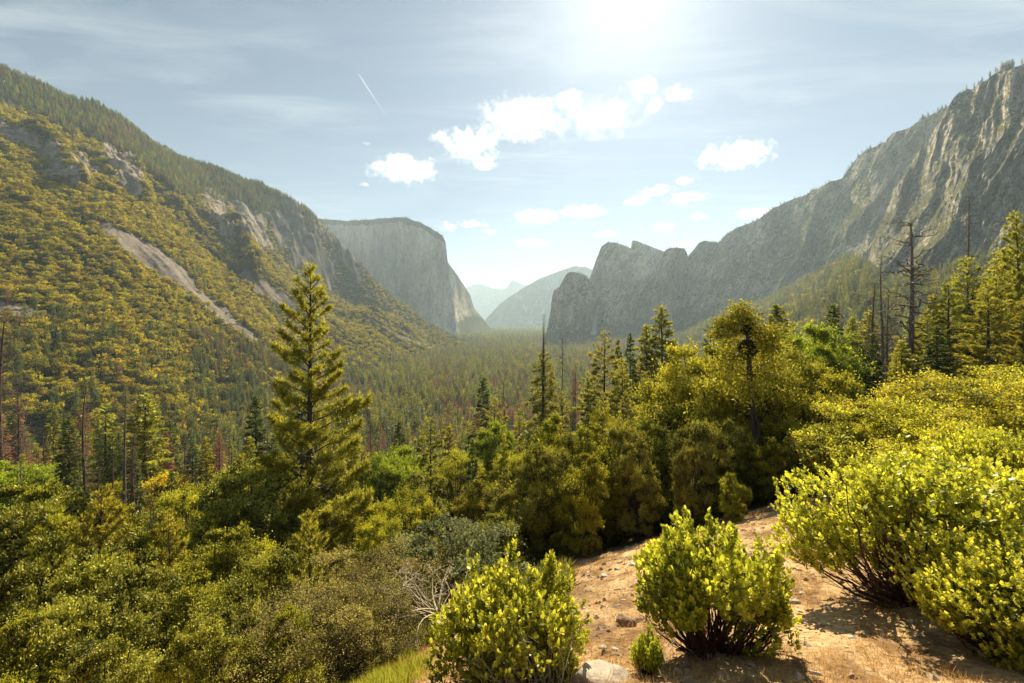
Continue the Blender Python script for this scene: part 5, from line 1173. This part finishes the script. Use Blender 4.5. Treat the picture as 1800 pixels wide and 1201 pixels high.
def forest():
    rng = np.random.default_rng(202)
    # small hill oaks stand as individuals on the nearest part of the left wall
    x, Y, u = scatter(2600, -80, 560, 300, 620, rng); z = ground_z(x, Y)
    t, r, c = rock_masks(x, Y, z); okm = (np.maximum(np.maximum(t, r), c) < 0.35) & (Y > 430)
    first = {}
    ks = ['hill_oak_a', 'hill_oak_b', 'hill_oak_c']
    n = 0
    order = np.argsort(Y)
    kept = []
    for i in order:
        if not okm[i] or n >= 88: continue
        if kept and min((x[i] - a) ** 2 + (Y[i] - b) ** 2 for a, b in kept) < 100: continue
        kept.append((x[i], Y[i])); kk = ks[n % 3]; s = 0.8 + 0.5 * rng.random()
        side = 'left of the long scree chute' if u[i] < 250 else ('below the long scree chute' if u[i] < 440 else 'behind the tallest pine')
        plant(kk, 'hillside_oak', 'tree', f'round golden oak low on the left valley wall, {side}', (x[i], Y[i], z[i] - 0.6), rng.random() * 6.28, s, s * 1.05, 'round oaks low on the left valley wall')
        n += 1
    # oak scrub over the left wall
    x, Y, u = scatter(64000, -320, 845, 300, 2450, rng)
    near = Y < 1150; extra = scatter(14000, -250, 700, 400, 1150, rng)
    x = np.concatenate([x, extra[0]]); Y = np.concatenate([Y, extra[1]]); u = np.concatenate([u, extra[2]])
    z = ground_z(x, Y); ft = foot(u); cr = crest(u)
    tt = (Y - ft) / (cr - ft)
    t, r, c = rock_masks(x, Y, z); mk = np.maximum(np.maximum(t * 1.1, r), c * 0.9)
    clump = noise2(x / 55, Y / 55, 7)
    px, py = to_px(x, Y, z); vcr = np.interp(u, [-600, 0, 200, 300, 450, 545, 600], [-60, 116, 204, 269, 317, 371, 425])
    con_band = (u < 560) & (py - vcr < 62 + 20 * (noise2(u / 40, py * 0, 9) - 0.5)) | (Y > cr)
    keep = (tt > np.where(u < 330, -0.6, -0.12)) & (Y < cr * 1.01 + 40) & (mk < 0.3 + 0.75 * rng.random(len(x)) ** 3) & (rng.random(len(x)) < 0.62 + 0.5 * clump)
    mixp = np.where(tt < 0.18, 0.5, 0.06)
    con = keep & (con_band | (rng.random(len(x)) < mixp * (0.35 + 0.65 * (u > 330))))
    oak = keep & ~con
    X1, Y1, Z1 = x[oak], Y[oak], z[oak]
    s = (0.42 + 1.0 * rng.random(oak.sum()) ** 1.7) * (0.75 + 0.6 * noise2(X1 / 90, Y1 / 90, 17))
    gn_scatter('oak_scrub', ks, np.stack([X1, Y1, Z1 - 0.7 * s], 1), s * (1.2 + 0.4 * rng.random(len(s))), s * (0.9 + 0.3 * rng.random(len(s))), rng.random(len(s)) * 6.28, rng.integers(0, 3, len(s)), 'golden green oak scrub covering the left valley wall')
    # conifers: band under the left crest, valley floor, right apron, cliff rims
    PX, PY, PZ, PS, RU = [], [], [], [], []
    PD = []
    def addc(x, Y, z, s, rust=0.2, dark=0.25):
        PD.append(rng.random(len(x)) < dark + 0.35 * (noise2(x / 60, Y / 60, 34) - 0.5)); PX.append(x); PY.append(Y); PZ.append(z); PS.append(s)
        patch = noise2(x / 70 + 31, Y / 110, 33)
        RU.append(rng.random(len(x)) < np.clip((patch - 0.38) * 3.2, 0.06, 0.85) * rust * 2.4)
    X2, Y2 = x[con], Y[con]; addc(X2, Y2, z[con], 0.5 + 0.35 * rng.random(len(X2)), 0.22, 0.6)
    xb, Yb, ub = scatter(16000, -320, 600, 900, 2300, rng); zb = ground_z(xb, Yb); cb = crest(ub)
    pbx, pby = to_px(xb, Yb, zb); vb = np.interp(ub, [-600, 0, 200, 300, 450, 545, 600], [-60, 116, 204, 269, 317, 371, 425])
    kb_ = (Yb < cb + 160) & ((pby - vb < 58) | (Yb > cb - 30)) & ~((ub > 490) & (Yb < cb - 60))
    addc(xb[kb_], Yb[kb_], zb[kb_], 0.5 + 0.42 * rng.random(kb_.sum()), 0.22, 0.85)
    # valley floor
    xf, Yf, uf = scatter(30000, 380, 1250, 470, 3200, rng); extra = scatter(9000, 380, 1350, 330, 1300, rng)
    xf = np.concatenate([xf, extra[0]]); Yf = np.concatenate([Yf, extra[1]]); uf = np.concatenate([uf, extra[2]])
    zf = ground_z(xf, Yf); kf = (zf < -120) & ((uf > 840) | (Yf < foot(uf) * 1.06)) & (Yf > 330) & (rng.random(len(xf)) < 0.5 + 0.9 * noise2(xf / 90, Yf / 90, 44))
    isoak = kf & (rng.random(len(xf)) < np.where(Yf < 900, 0.22, 0.08) + 0.25 * (noise2(xf / 80, Yf / 80, 45) > 0.66))
    kc_ = kf & ~isoak
    addc(xf[kc_], Yf[kc_], zf[kc_], (0.75 + 0.6 * rng.random(kc_.sum())), 0.30)
    xe, Ye, ue = scatter(7000, 780, 1050, 3000, 6500, rng); addc(xe, Ye, ground_z(xe, Ye), 0.9 + 0.6 * rng.random(len(xe)), 0.05)
    # right apron
    xa, Ya, ua = scatter(26000, 1080, 1900, 300, 2600, rng); za = ground_z(xa, Ya)
    ka = (Ya < knee(ua) * 1.04) & ((za > -125) | (ua > 1200)) & (Ya > 300) & (rng.random(len(xa)) < 0.55 + 0.8 * noise2(xa / 60, Ya / 60, 46))
    oa = ka & (rng.random(len(xa)) < 0.07 + 0.15 * (noise2(xa / 70, Ya / 70, 47) > 0.6)); kca = ka & ~oa
    addc(xa[kca], Ya[kca], za[kca], 0.55 + 0.5 * rng.random(kca.sum()), 0.05, 0.55)
    # rims of the cliffs
    for lab, dens, sc_, lo, hi in (('long grey cliff wall stepping up to the right with small trees on its rim', 170, 0.62, 1235, 1565), ('towering fluted granite cliff at the right edge', 150, 0.62, 1690, 2300), ('blue grey summit wall behind the fluted cliff', 60, 0.7, 1590, 1690),
                                ('huge pale granite monolith with a sharp prow on the left of the valley', 420, 0.6, 560, 780), ('twin blunt granite towers standing behind the waterfall cliff', 40, 0.8, 1055, 1170), ('dark granite wall with a thin waterfall in its recess', 50, 0.7, 985, 1205)):
        us, top, T, Vf = CLIFFS[lab]
        uu = lo + (hi - lo) * rng.random(dens); uu = uu[noise2(uu / 9, uu * 0, 5) > 0.35]
        q = np.clip(((uu - us[0]) / (us[-1] - us[0]) * (len(us) - 1)).astype(int), 0, len(us) - 1)
        b = T[q]; back = 4 + 8 * rng.random(len(q))
        addc(b[:, 0], b[:, 1] + back * 0.4, b[:, 2] - 1.5 - back * 0.05, sc_ * (1 + 0.5 * (uu > 1745)) * (0.35 + 0.75 * rng.random(len(q))), 0.0)
        # ledge trees scattered on the face where it leans back
    for lab, nn, sc_ in (('long grey cliff wall stepping up to the right with small trees on its rim', 9000, 0.5), ('towering fluted granite cliff at the right edge', 12000, 0.33), ('dark granite wall with a thin waterfall in its recess', 5000, 0.55), ('twin blunt granite towers standing behind the waterfall cliff', 2500, 0.5)):
        us, top, T, Vf = CLIFFS[lab]
        i = rng.integers(1, Vf.shape[0] - 2, nn); j = rng.integers(1, Vf.shape[1] - 2, nn)
        a = Vf[i, j]; dz = Vf[i + 1, j, 2] - a[:, 2]; dy = Vf[i + 1, j, 1] - a[:, 1]
        sl_ = dy / np.maximum(np.hypot(dz, dy), 1e-6)
        g = (sl_ > 0.60) & (noise2(a[:, 0] / 60, a[:, 2] / 60, 61) > 0.42)
        a = a[g]; addc(a[:, 0], a[:, 1], a[:, 2] - 1, sc_ * (0.5 + 0.6 * rng.random(len(a))), 0.0)
    X = np.concatenate(PX); Yc_ = np.concatenate(PY); Z = np.concatenate(PZ); s = np.concatenate(PS); ru = np.concatenate(RU)
    g = ~ru
    P = np.stack([X, Yc_, Z - 0.5], 1)
    dk = np.concatenate(PD)
    gn_scatter('conifer_forest', ['forest_conifer_a', 'forest_conifer_b', 'forest_conifer_c', 'forest_dark'], P[g], s[g], s[g] * (0.9 + 0.5 * rng.random(g.sum())), rng.random(g.sum()) * 6.28, np.where(dk[g], 3, rng.integers(0, 3, g.sum())), 'dense green conifer forest on the valley floor and slopes')
    gn_scatter('dead_conifer_forest', ['forest_rusty_a', 'forest_rusty_b'], P[ru], s[ru], s[ru] * 1.15, rng.random(ru.sum()) * 6.28, rng.integers(0, 2, ru.sum()), 'rust brown dead conifers among the green forest')
    Xo = np.concatenate([xf[isoak], xa[oa]]); Yo = np.concatenate([Yf[isoak], Ya[oa]]); Zo = np.concatenate([zf[isoak], za[oa]])
    s = 1.2 + 0.9 * rng.random(len(Xo))
    gn_scatter('oak_woodland', ks, np.stack([Xo, Yo, Zo], 1), s * 1.3, s, rng.random(len(s)) * 6.28, rng.integers(0, 3, len(s)), 'light rounded oaks scattered through the valley forest')
    print('conifers', len(X), 'oaks', oak.sum(), len(Xo))
forest()

#==DETAIL
# ------------------------------------------------------------------ waterfall
def waterfall():
    m, nt = mat_new('falling_water')
    d = N_(nt, 'ShaderNodeBsdfDiffuse'); d.inputs[0].default_value = (0.85, 0.88, 0.9, 1); t = N_(nt, 'ShaderNodeBsdfTranslucent'); t.inputs[0].default_value = (0.85, 0.88, 0.9, 1)
    mx = N_(nt, 'ShaderNodeMixShader'); mx.inputs[0].default_value = 0.5; nt.links.new(d.outputs[0], mx.inputs[1]); nt.links.new(t.outputs[0], mx.inputs[2])
    out = N_(nt, 'ShaderNodeOutputMaterial'); nt.links.new(mx.outputs[0], out.inputs[0])
    us, top, T, Vf = CLIFFS['dark granite wall with a thin waterfall in its recess']
    UU = CX + F * Vf[..., 0] / Vf[..., 1]; VV = CY - F * Vf[..., 2] / Vf[..., 1]
    pts = []; ymin = 1e9
    path = [(1052, 537), (1049.5, 543), (1048, 550), (1046.5, 560), (1045, 570), (1043.5, 580), (1042.5, 588)]
    for (u, v) in path:
        i = np.unravel_index(np.argmin((UU - u) ** 2 + (VV - v) ** 2), UU.shape); ymin = min(ymin, Vf[i][1] - 28)
        pts.append((u, v, min(ymin, Vf[i][1] - 28)))
    mb = MB(); rng = np.random.default_rng(3)
    for k in range(5):
        P = np.array([((u - CX) / F * y + (k - 2) * 2.2 * (0.5 + j * 0.22) + rng.normal() * 0.6, y - 1.2 * k, (CY - v) / F * y) for j, (u, v, y) in enumerate(pts)])
        tube(mb, P, np.linspace(6.5, 9.0, len(pts)) * (0.7 + 0.5 * rng.random()), 6)
    o = mb.build('waterfall', m, smooth=True); tag(o, 'thin white waterfall dropping down the recess of the dark granite wall', kind='structure')
waterfall()

# ------------------------------------------------------------------ rocks, gravel, grasses on the near slope
def on_ground(u, py):
    Y = np.linspace(2.5, 60, 1600); x = (u - CX) / F * Y
    g = ground_z(x, Y); v = CY - F * g / Y
    k = np.argmax(v < py)
    return x[k], Y[k], g[k]
def simple_mat(name, c0, c1, sc, bump=0.5):
    m, nt = mat_new(name); tcn = N_(nt, 'ShaderNodeTexCoord')
    n = N_(nt, 'ShaderNodeTexNoise'); n.inputs['Scale'].default_value = sc; n.inputs['Detail'].default_value = 9; n.inputs['Roughness'].default_value = 0.7
    nt.links.new(tcn.outputs['Object'], n.inputs['Vector'])
    p = N_(nt, 'ShaderNodeBsdfPrincipled'); p.inputs['Roughness'].default_value = 0.9; nt.links.new(ramp(nt, n.outputs[0], [(0.32, c0), (0.66, c1)]), p.inputs['Base Color'])
    b = N_(nt, 'ShaderNodeBump'); b.inputs['Strength'].default_value = bump; b.inputs['Distance'].default_value = 0.03; nt.links.new(n.outputs[0], b.inputs['Height']); nt.links.new(b.outputs[0], p.inputs['Normal'])
    out = N_(nt, 'ShaderNodeOutputMaterial'); nt.links.new(p.outputs[0], out.inputs[0]); return m
M_rock_pale = simple_mat('pale_rock', (0.30, 0.23, 0.16), (0.56, 0.47, 0.37), 4)
M_rock_brown = simple_mat('brown_rock', (0.12, 0.07, 0.04), (0.34, 0.22, 0.14), 5)
def rock_mesh(key, mat, seed, sub=4):
    import bmesh
    bm = bmesh.new(); bmesh.ops.create_icosphere(bm, subdivisions=sub, radius=1.0)
    V = np.array([v.co[:] for v in bm.verts]); rng = np.random.default_rng(seed)
    for _ in range(16):      # chip flat facets off the ball
        n = rnd_dir(1, rng)[0]; d = 0.55 + 0.35 * rng.random(); e = V @ n - d
        V = V - np.maximum(e, 0)[:, None] * n
    V = V * (1 + 0.06 * fbm(V[:, 0] * 3 + V[:, 2] * 2, V[:, 1] * 3 - V[:, 2], 4, seed))[:, None]
    for v, c in zip(bm.verts, V): v.co = c
    me = bpy.data.meshes.new(key); bm.to_mesh(me); bm.free(); me.materials.append(mat); return me
ROCKM = [rock_mesh('rock_a', M_rock_pale, 1), rock_mesh('rock_b', M_rock_brown, 2), rock_mesh('rock_c', M_rock_pale, 3), rock_mesh('rock_d', M_rock_brown, 5)]
for (u, py, wpx, k, flat, rz, lab) in [
 (1050, 1196, 62, 0, 0.4, 0.3, 'large pale slab of rock cut by the bottom edge'), (985, 1168, 40, 2, 0.4, 1.1, 'pale flat rock just right of the leftmost front shrub'), (1100, 1098, 26, 1, 0.6, 2.0, 'brown angular rock between the two round front shrubs'),
 (1138, 1070, 13, 3, 0.9, 0.4, 'dark upright stone at the left of the lone round shrub'), (1060, 1015, 11, 0, 0.5, 0.8, 'pale stone at the upper left end of the bare slope'), (1085, 1003, 9, 2, 0.5, 2.2, 'pale stone on the rim of the bare slope'),
 (1112, 995, 12, 0, 0.4, 1.5, 'flat pale stone on the rim of the bare slope below the oaks'), (1350, 1088, 10, 2, 0.5, 0.2, 'small pale stone right of the lone round shrub'), (1322, 1172, 9, 0, 0.5, 0.9, 'small pale stone in the shade below the lone round shrub'),
 (1395, 1060, 12, 2, 0.4, 2.9, 'pale stone in the gap between the lone shrub and the very large one'), (1405, 1110, 8, 0, 0.5, 1.9, 'small stone at the edge of the big shadow'), (1125, 1135, 9, 0, 0.5, 0.1, 'small pale stone under the bright sprig bush'),
 (1060, 1140, 10, 2, 0.5, 0.6, 'small pale stone above the large slab'), (1372, 925, 7, 0, 0.5, 2.2, 'pale stone in the narrow gap at the top of the bare slope'), (715, 1125, 18, 2, 0.35, 1.2, 'flat stone at the left of the leftmost front shrub'), (700, 1165, 14, 0, 0.35, 0.5, 'flat stone in the grass patch')]:
    x, Y, z = on_ground(u, py); r = wpx / F * Y
    o = link('rock', ROCKM[k]); o.location = (x, Y, z + r * flat * 0.15); o.scale = (r, r * 0.75, r * flat); o.rotation_euler = (0.1, 0.15, rz)
    tag(o, lab, 'rock', 'rocks on the bare slope')

def gravel_and_grass():
    rng = np.random.default_rng(9)
    def near_pts(n, u0, u1, y0, y1):
        x, Y, u = scatter(n, u0, u1, y0, y1, rng); return x, Y, u, ground_z(x, Y)
    # gravel: small faceted stones
    x, Y, u, z = near_pts(20000, 700, 2000, 2.8, 24)
    k = (noise2(x / 0.9, Y / 0.9, 4) > 0.42) | (rng.random(len(x)) < 0.25)
    x, Y, z = x[k], Y[k], z[k]; n = len(x)
    oct_ = np.array([[1, 0, 0], [0, 1, 0], [-1, 0, 0], [0, -1, 0], [0, 0, 1], [0, 0, -.6]], float)
    r = 0.01 + 0.09 * rng.random(n) ** 5
    V = oct_[None] * r[:, None, None] * (0.6 + 0.8 * rng.random((n, 6, 1))) * [1, 1, 0.6] + rng.normal(size=(n, 6, 3)) * r[:, None, None] * 0.15
    a = rng.random(n) * 6.28; ca, sa = np.cos(a)[:, None], np.sin(a)[:, None]
    V = np.stack([V[..., 0] * ca - V[..., 1] * sa, V[..., 0] * sa + V[..., 1] * ca, V[..., 2]], -1) + np.stack([x, Y, z], 1)[:, None]
    f = np.array([[0, 1, 4], [1, 2, 4], [2, 3, 4], [3, 0, 4], [1, 0, 5], [2, 1, 5], [3, 2, 5], [0, 3, 5]])
    mb = MB(); mb.add(V.reshape(-1, 3), (np.arange(n)[:, None, None] * 6 + f).reshape(-1, 3), None, np.repeat(rng.random(n), 6))
    tag(mb.build('gravel', leaf_mat('gravel_stone', (0.22, 0.15, 0.10), (0.55, 0.45, 0.34), 0.0, 0, 0, 0)), 'loose pale gravel over the bare slope', kind='stuff')
    def blades(name, mat, pts, h, w, lean, label, per=7):
        x, Y, z = pts; n = len(x); i = np.repeat(np.arange(n), per); m = len(i)
        P = np.stack([x, Y, z - 0.02], 1)[i] + rng.normal(size=(m, 3)) * [0.05, 0.05, 0]
        D = norm(np.array([0, 0, 1.0]) + rng.normal(size=(m, 3)) * lean); Sd = norm(np.cross(D, rnd_dir(m, rng)))
        mb = MB(); leaves(mb, P, D, Sd, h * (0.4 + 0.9 * rng.random(m)), w, np.clip(0.5 + 0.25 * rng.normal(size=m), 0, 1))
        tag(mb.build(name, mat), label, kind='stuff')
    # orange dry grass at the bottom, thinner tufts elsewhere
    x, Y, u, z = near_pts(42000, 640, 2000, 2.8, 22)
    pv = CY - F * z / Y
    k = (noise2(x / 0.7, Y / 0.7, 14) + 0.35 * sstep(1120, 1190, pv) > 0.55) & (rng.random(len(x)) < 0.55 + 0.4 * sstep(1100, 1190, pv))
    blades('dry_grass', leaf_mat('dry_grass_blades', (0.38, 0.19, 0.05), (0.62, 0.38, 0.13), 0.4, 0, 0, 0), (x[k], Y[k], z[k]), 0.13, 0.006, 0.45, 'short orange dry grass at the bottom of the bare slope')
    x, Y, u, z = near_pts(17000, 440, 790, 3.5, 17)
    k = (u + 230 * (noise2(x / 0.8, Y / 0.8, 24) - 0.5) + 60 * (noise2(x / 0.2, Y / 0.2, 25) - 0.5) < 690)
    blades('grass', leaf_mat('yellow_green_grass', (0.24, 0.24, 0.02), (0.50, 0.48, 0.06), 0.5, 0, 0, 0), (x[k], Y[k], z[k]), 0.24, 0.011, 0.6, 'tall yellow green grass patch at the bottom left of the middle')
    x, Y, u, z = near_pts(9000, 560, 1000, 12, 30)
    blades('low_brush', leaf_mat('low_brush_leaves', (0.10, 0.10, 0.02), (0.32, 0.28, 0.06), 0.45, 0, 0, 0), (x, Y, z), 0.5, 0.07, 0.7, 'low green brush on the slope below the oaks', 9)
    x, Y, u, z = near_pts(16000, -100, 1500, 24, 110)
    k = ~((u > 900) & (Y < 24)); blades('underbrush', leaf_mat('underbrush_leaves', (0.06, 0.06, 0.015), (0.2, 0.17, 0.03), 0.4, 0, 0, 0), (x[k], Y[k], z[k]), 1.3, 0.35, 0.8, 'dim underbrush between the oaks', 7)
gravel_and_grass()
def twigs():
    rng = np.random.default_rng(19); x, Y, u = scatter(1500, 640, 1950, 2.8, 18, rng); z = ground_z(x, Y)
    n = len(x); a = rng.random(n) * 6.28; L = 0.05 + 0.25 * rng.random(n) ** 2
    s4 = np.linspace(-0.5, 0.5, 4)[None, :]
    px = x[:, None] + np.cos(a)[:, None] * L[:, None] * s4 + 0.01 * rng.normal(size=(n, 4)); py = Y[:, None] + np.sin(a)[:, None] * L[:, None] * s4 + 0.01 * rng.normal(size=(n, 4))
    P = np.stack([px, py, ground_z(px, py) + 0.01 + 0.01 * rng.random((n, 4))], -1)
    mb = MB(); tubes(mb, P, 0.0045 * np.ones((n, 4)), 3)
    x, Y, u = scatter(14000, 640, 1950, 2.8, 18, rng); k = noise2(x / 0.7, Y / 0.7, 71) > 0.5; x, Y = x[k], Y[k]; n = len(x)
    D = norm(rng.normal(size=(n, 3)) * [1, 1, 0.2]); leaves(mb, np.stack([x, Y, ground_z(x, Y) + 0.008], 1), D, norm(np.cross([0, 0, 1.0], D)), 0.045, 0.025, rng.random(n), fold=0.2)
    tag(mb.build('litter', leaf_mat('fallen_leaves_and_twigs', (0.13, 0.07, 0.04), (0.42, 0.30, 0.18), 0.1, 0, 0, 0)), 'fallen twigs and dry leaves on the bare slope', kind='stuff')
twigs()
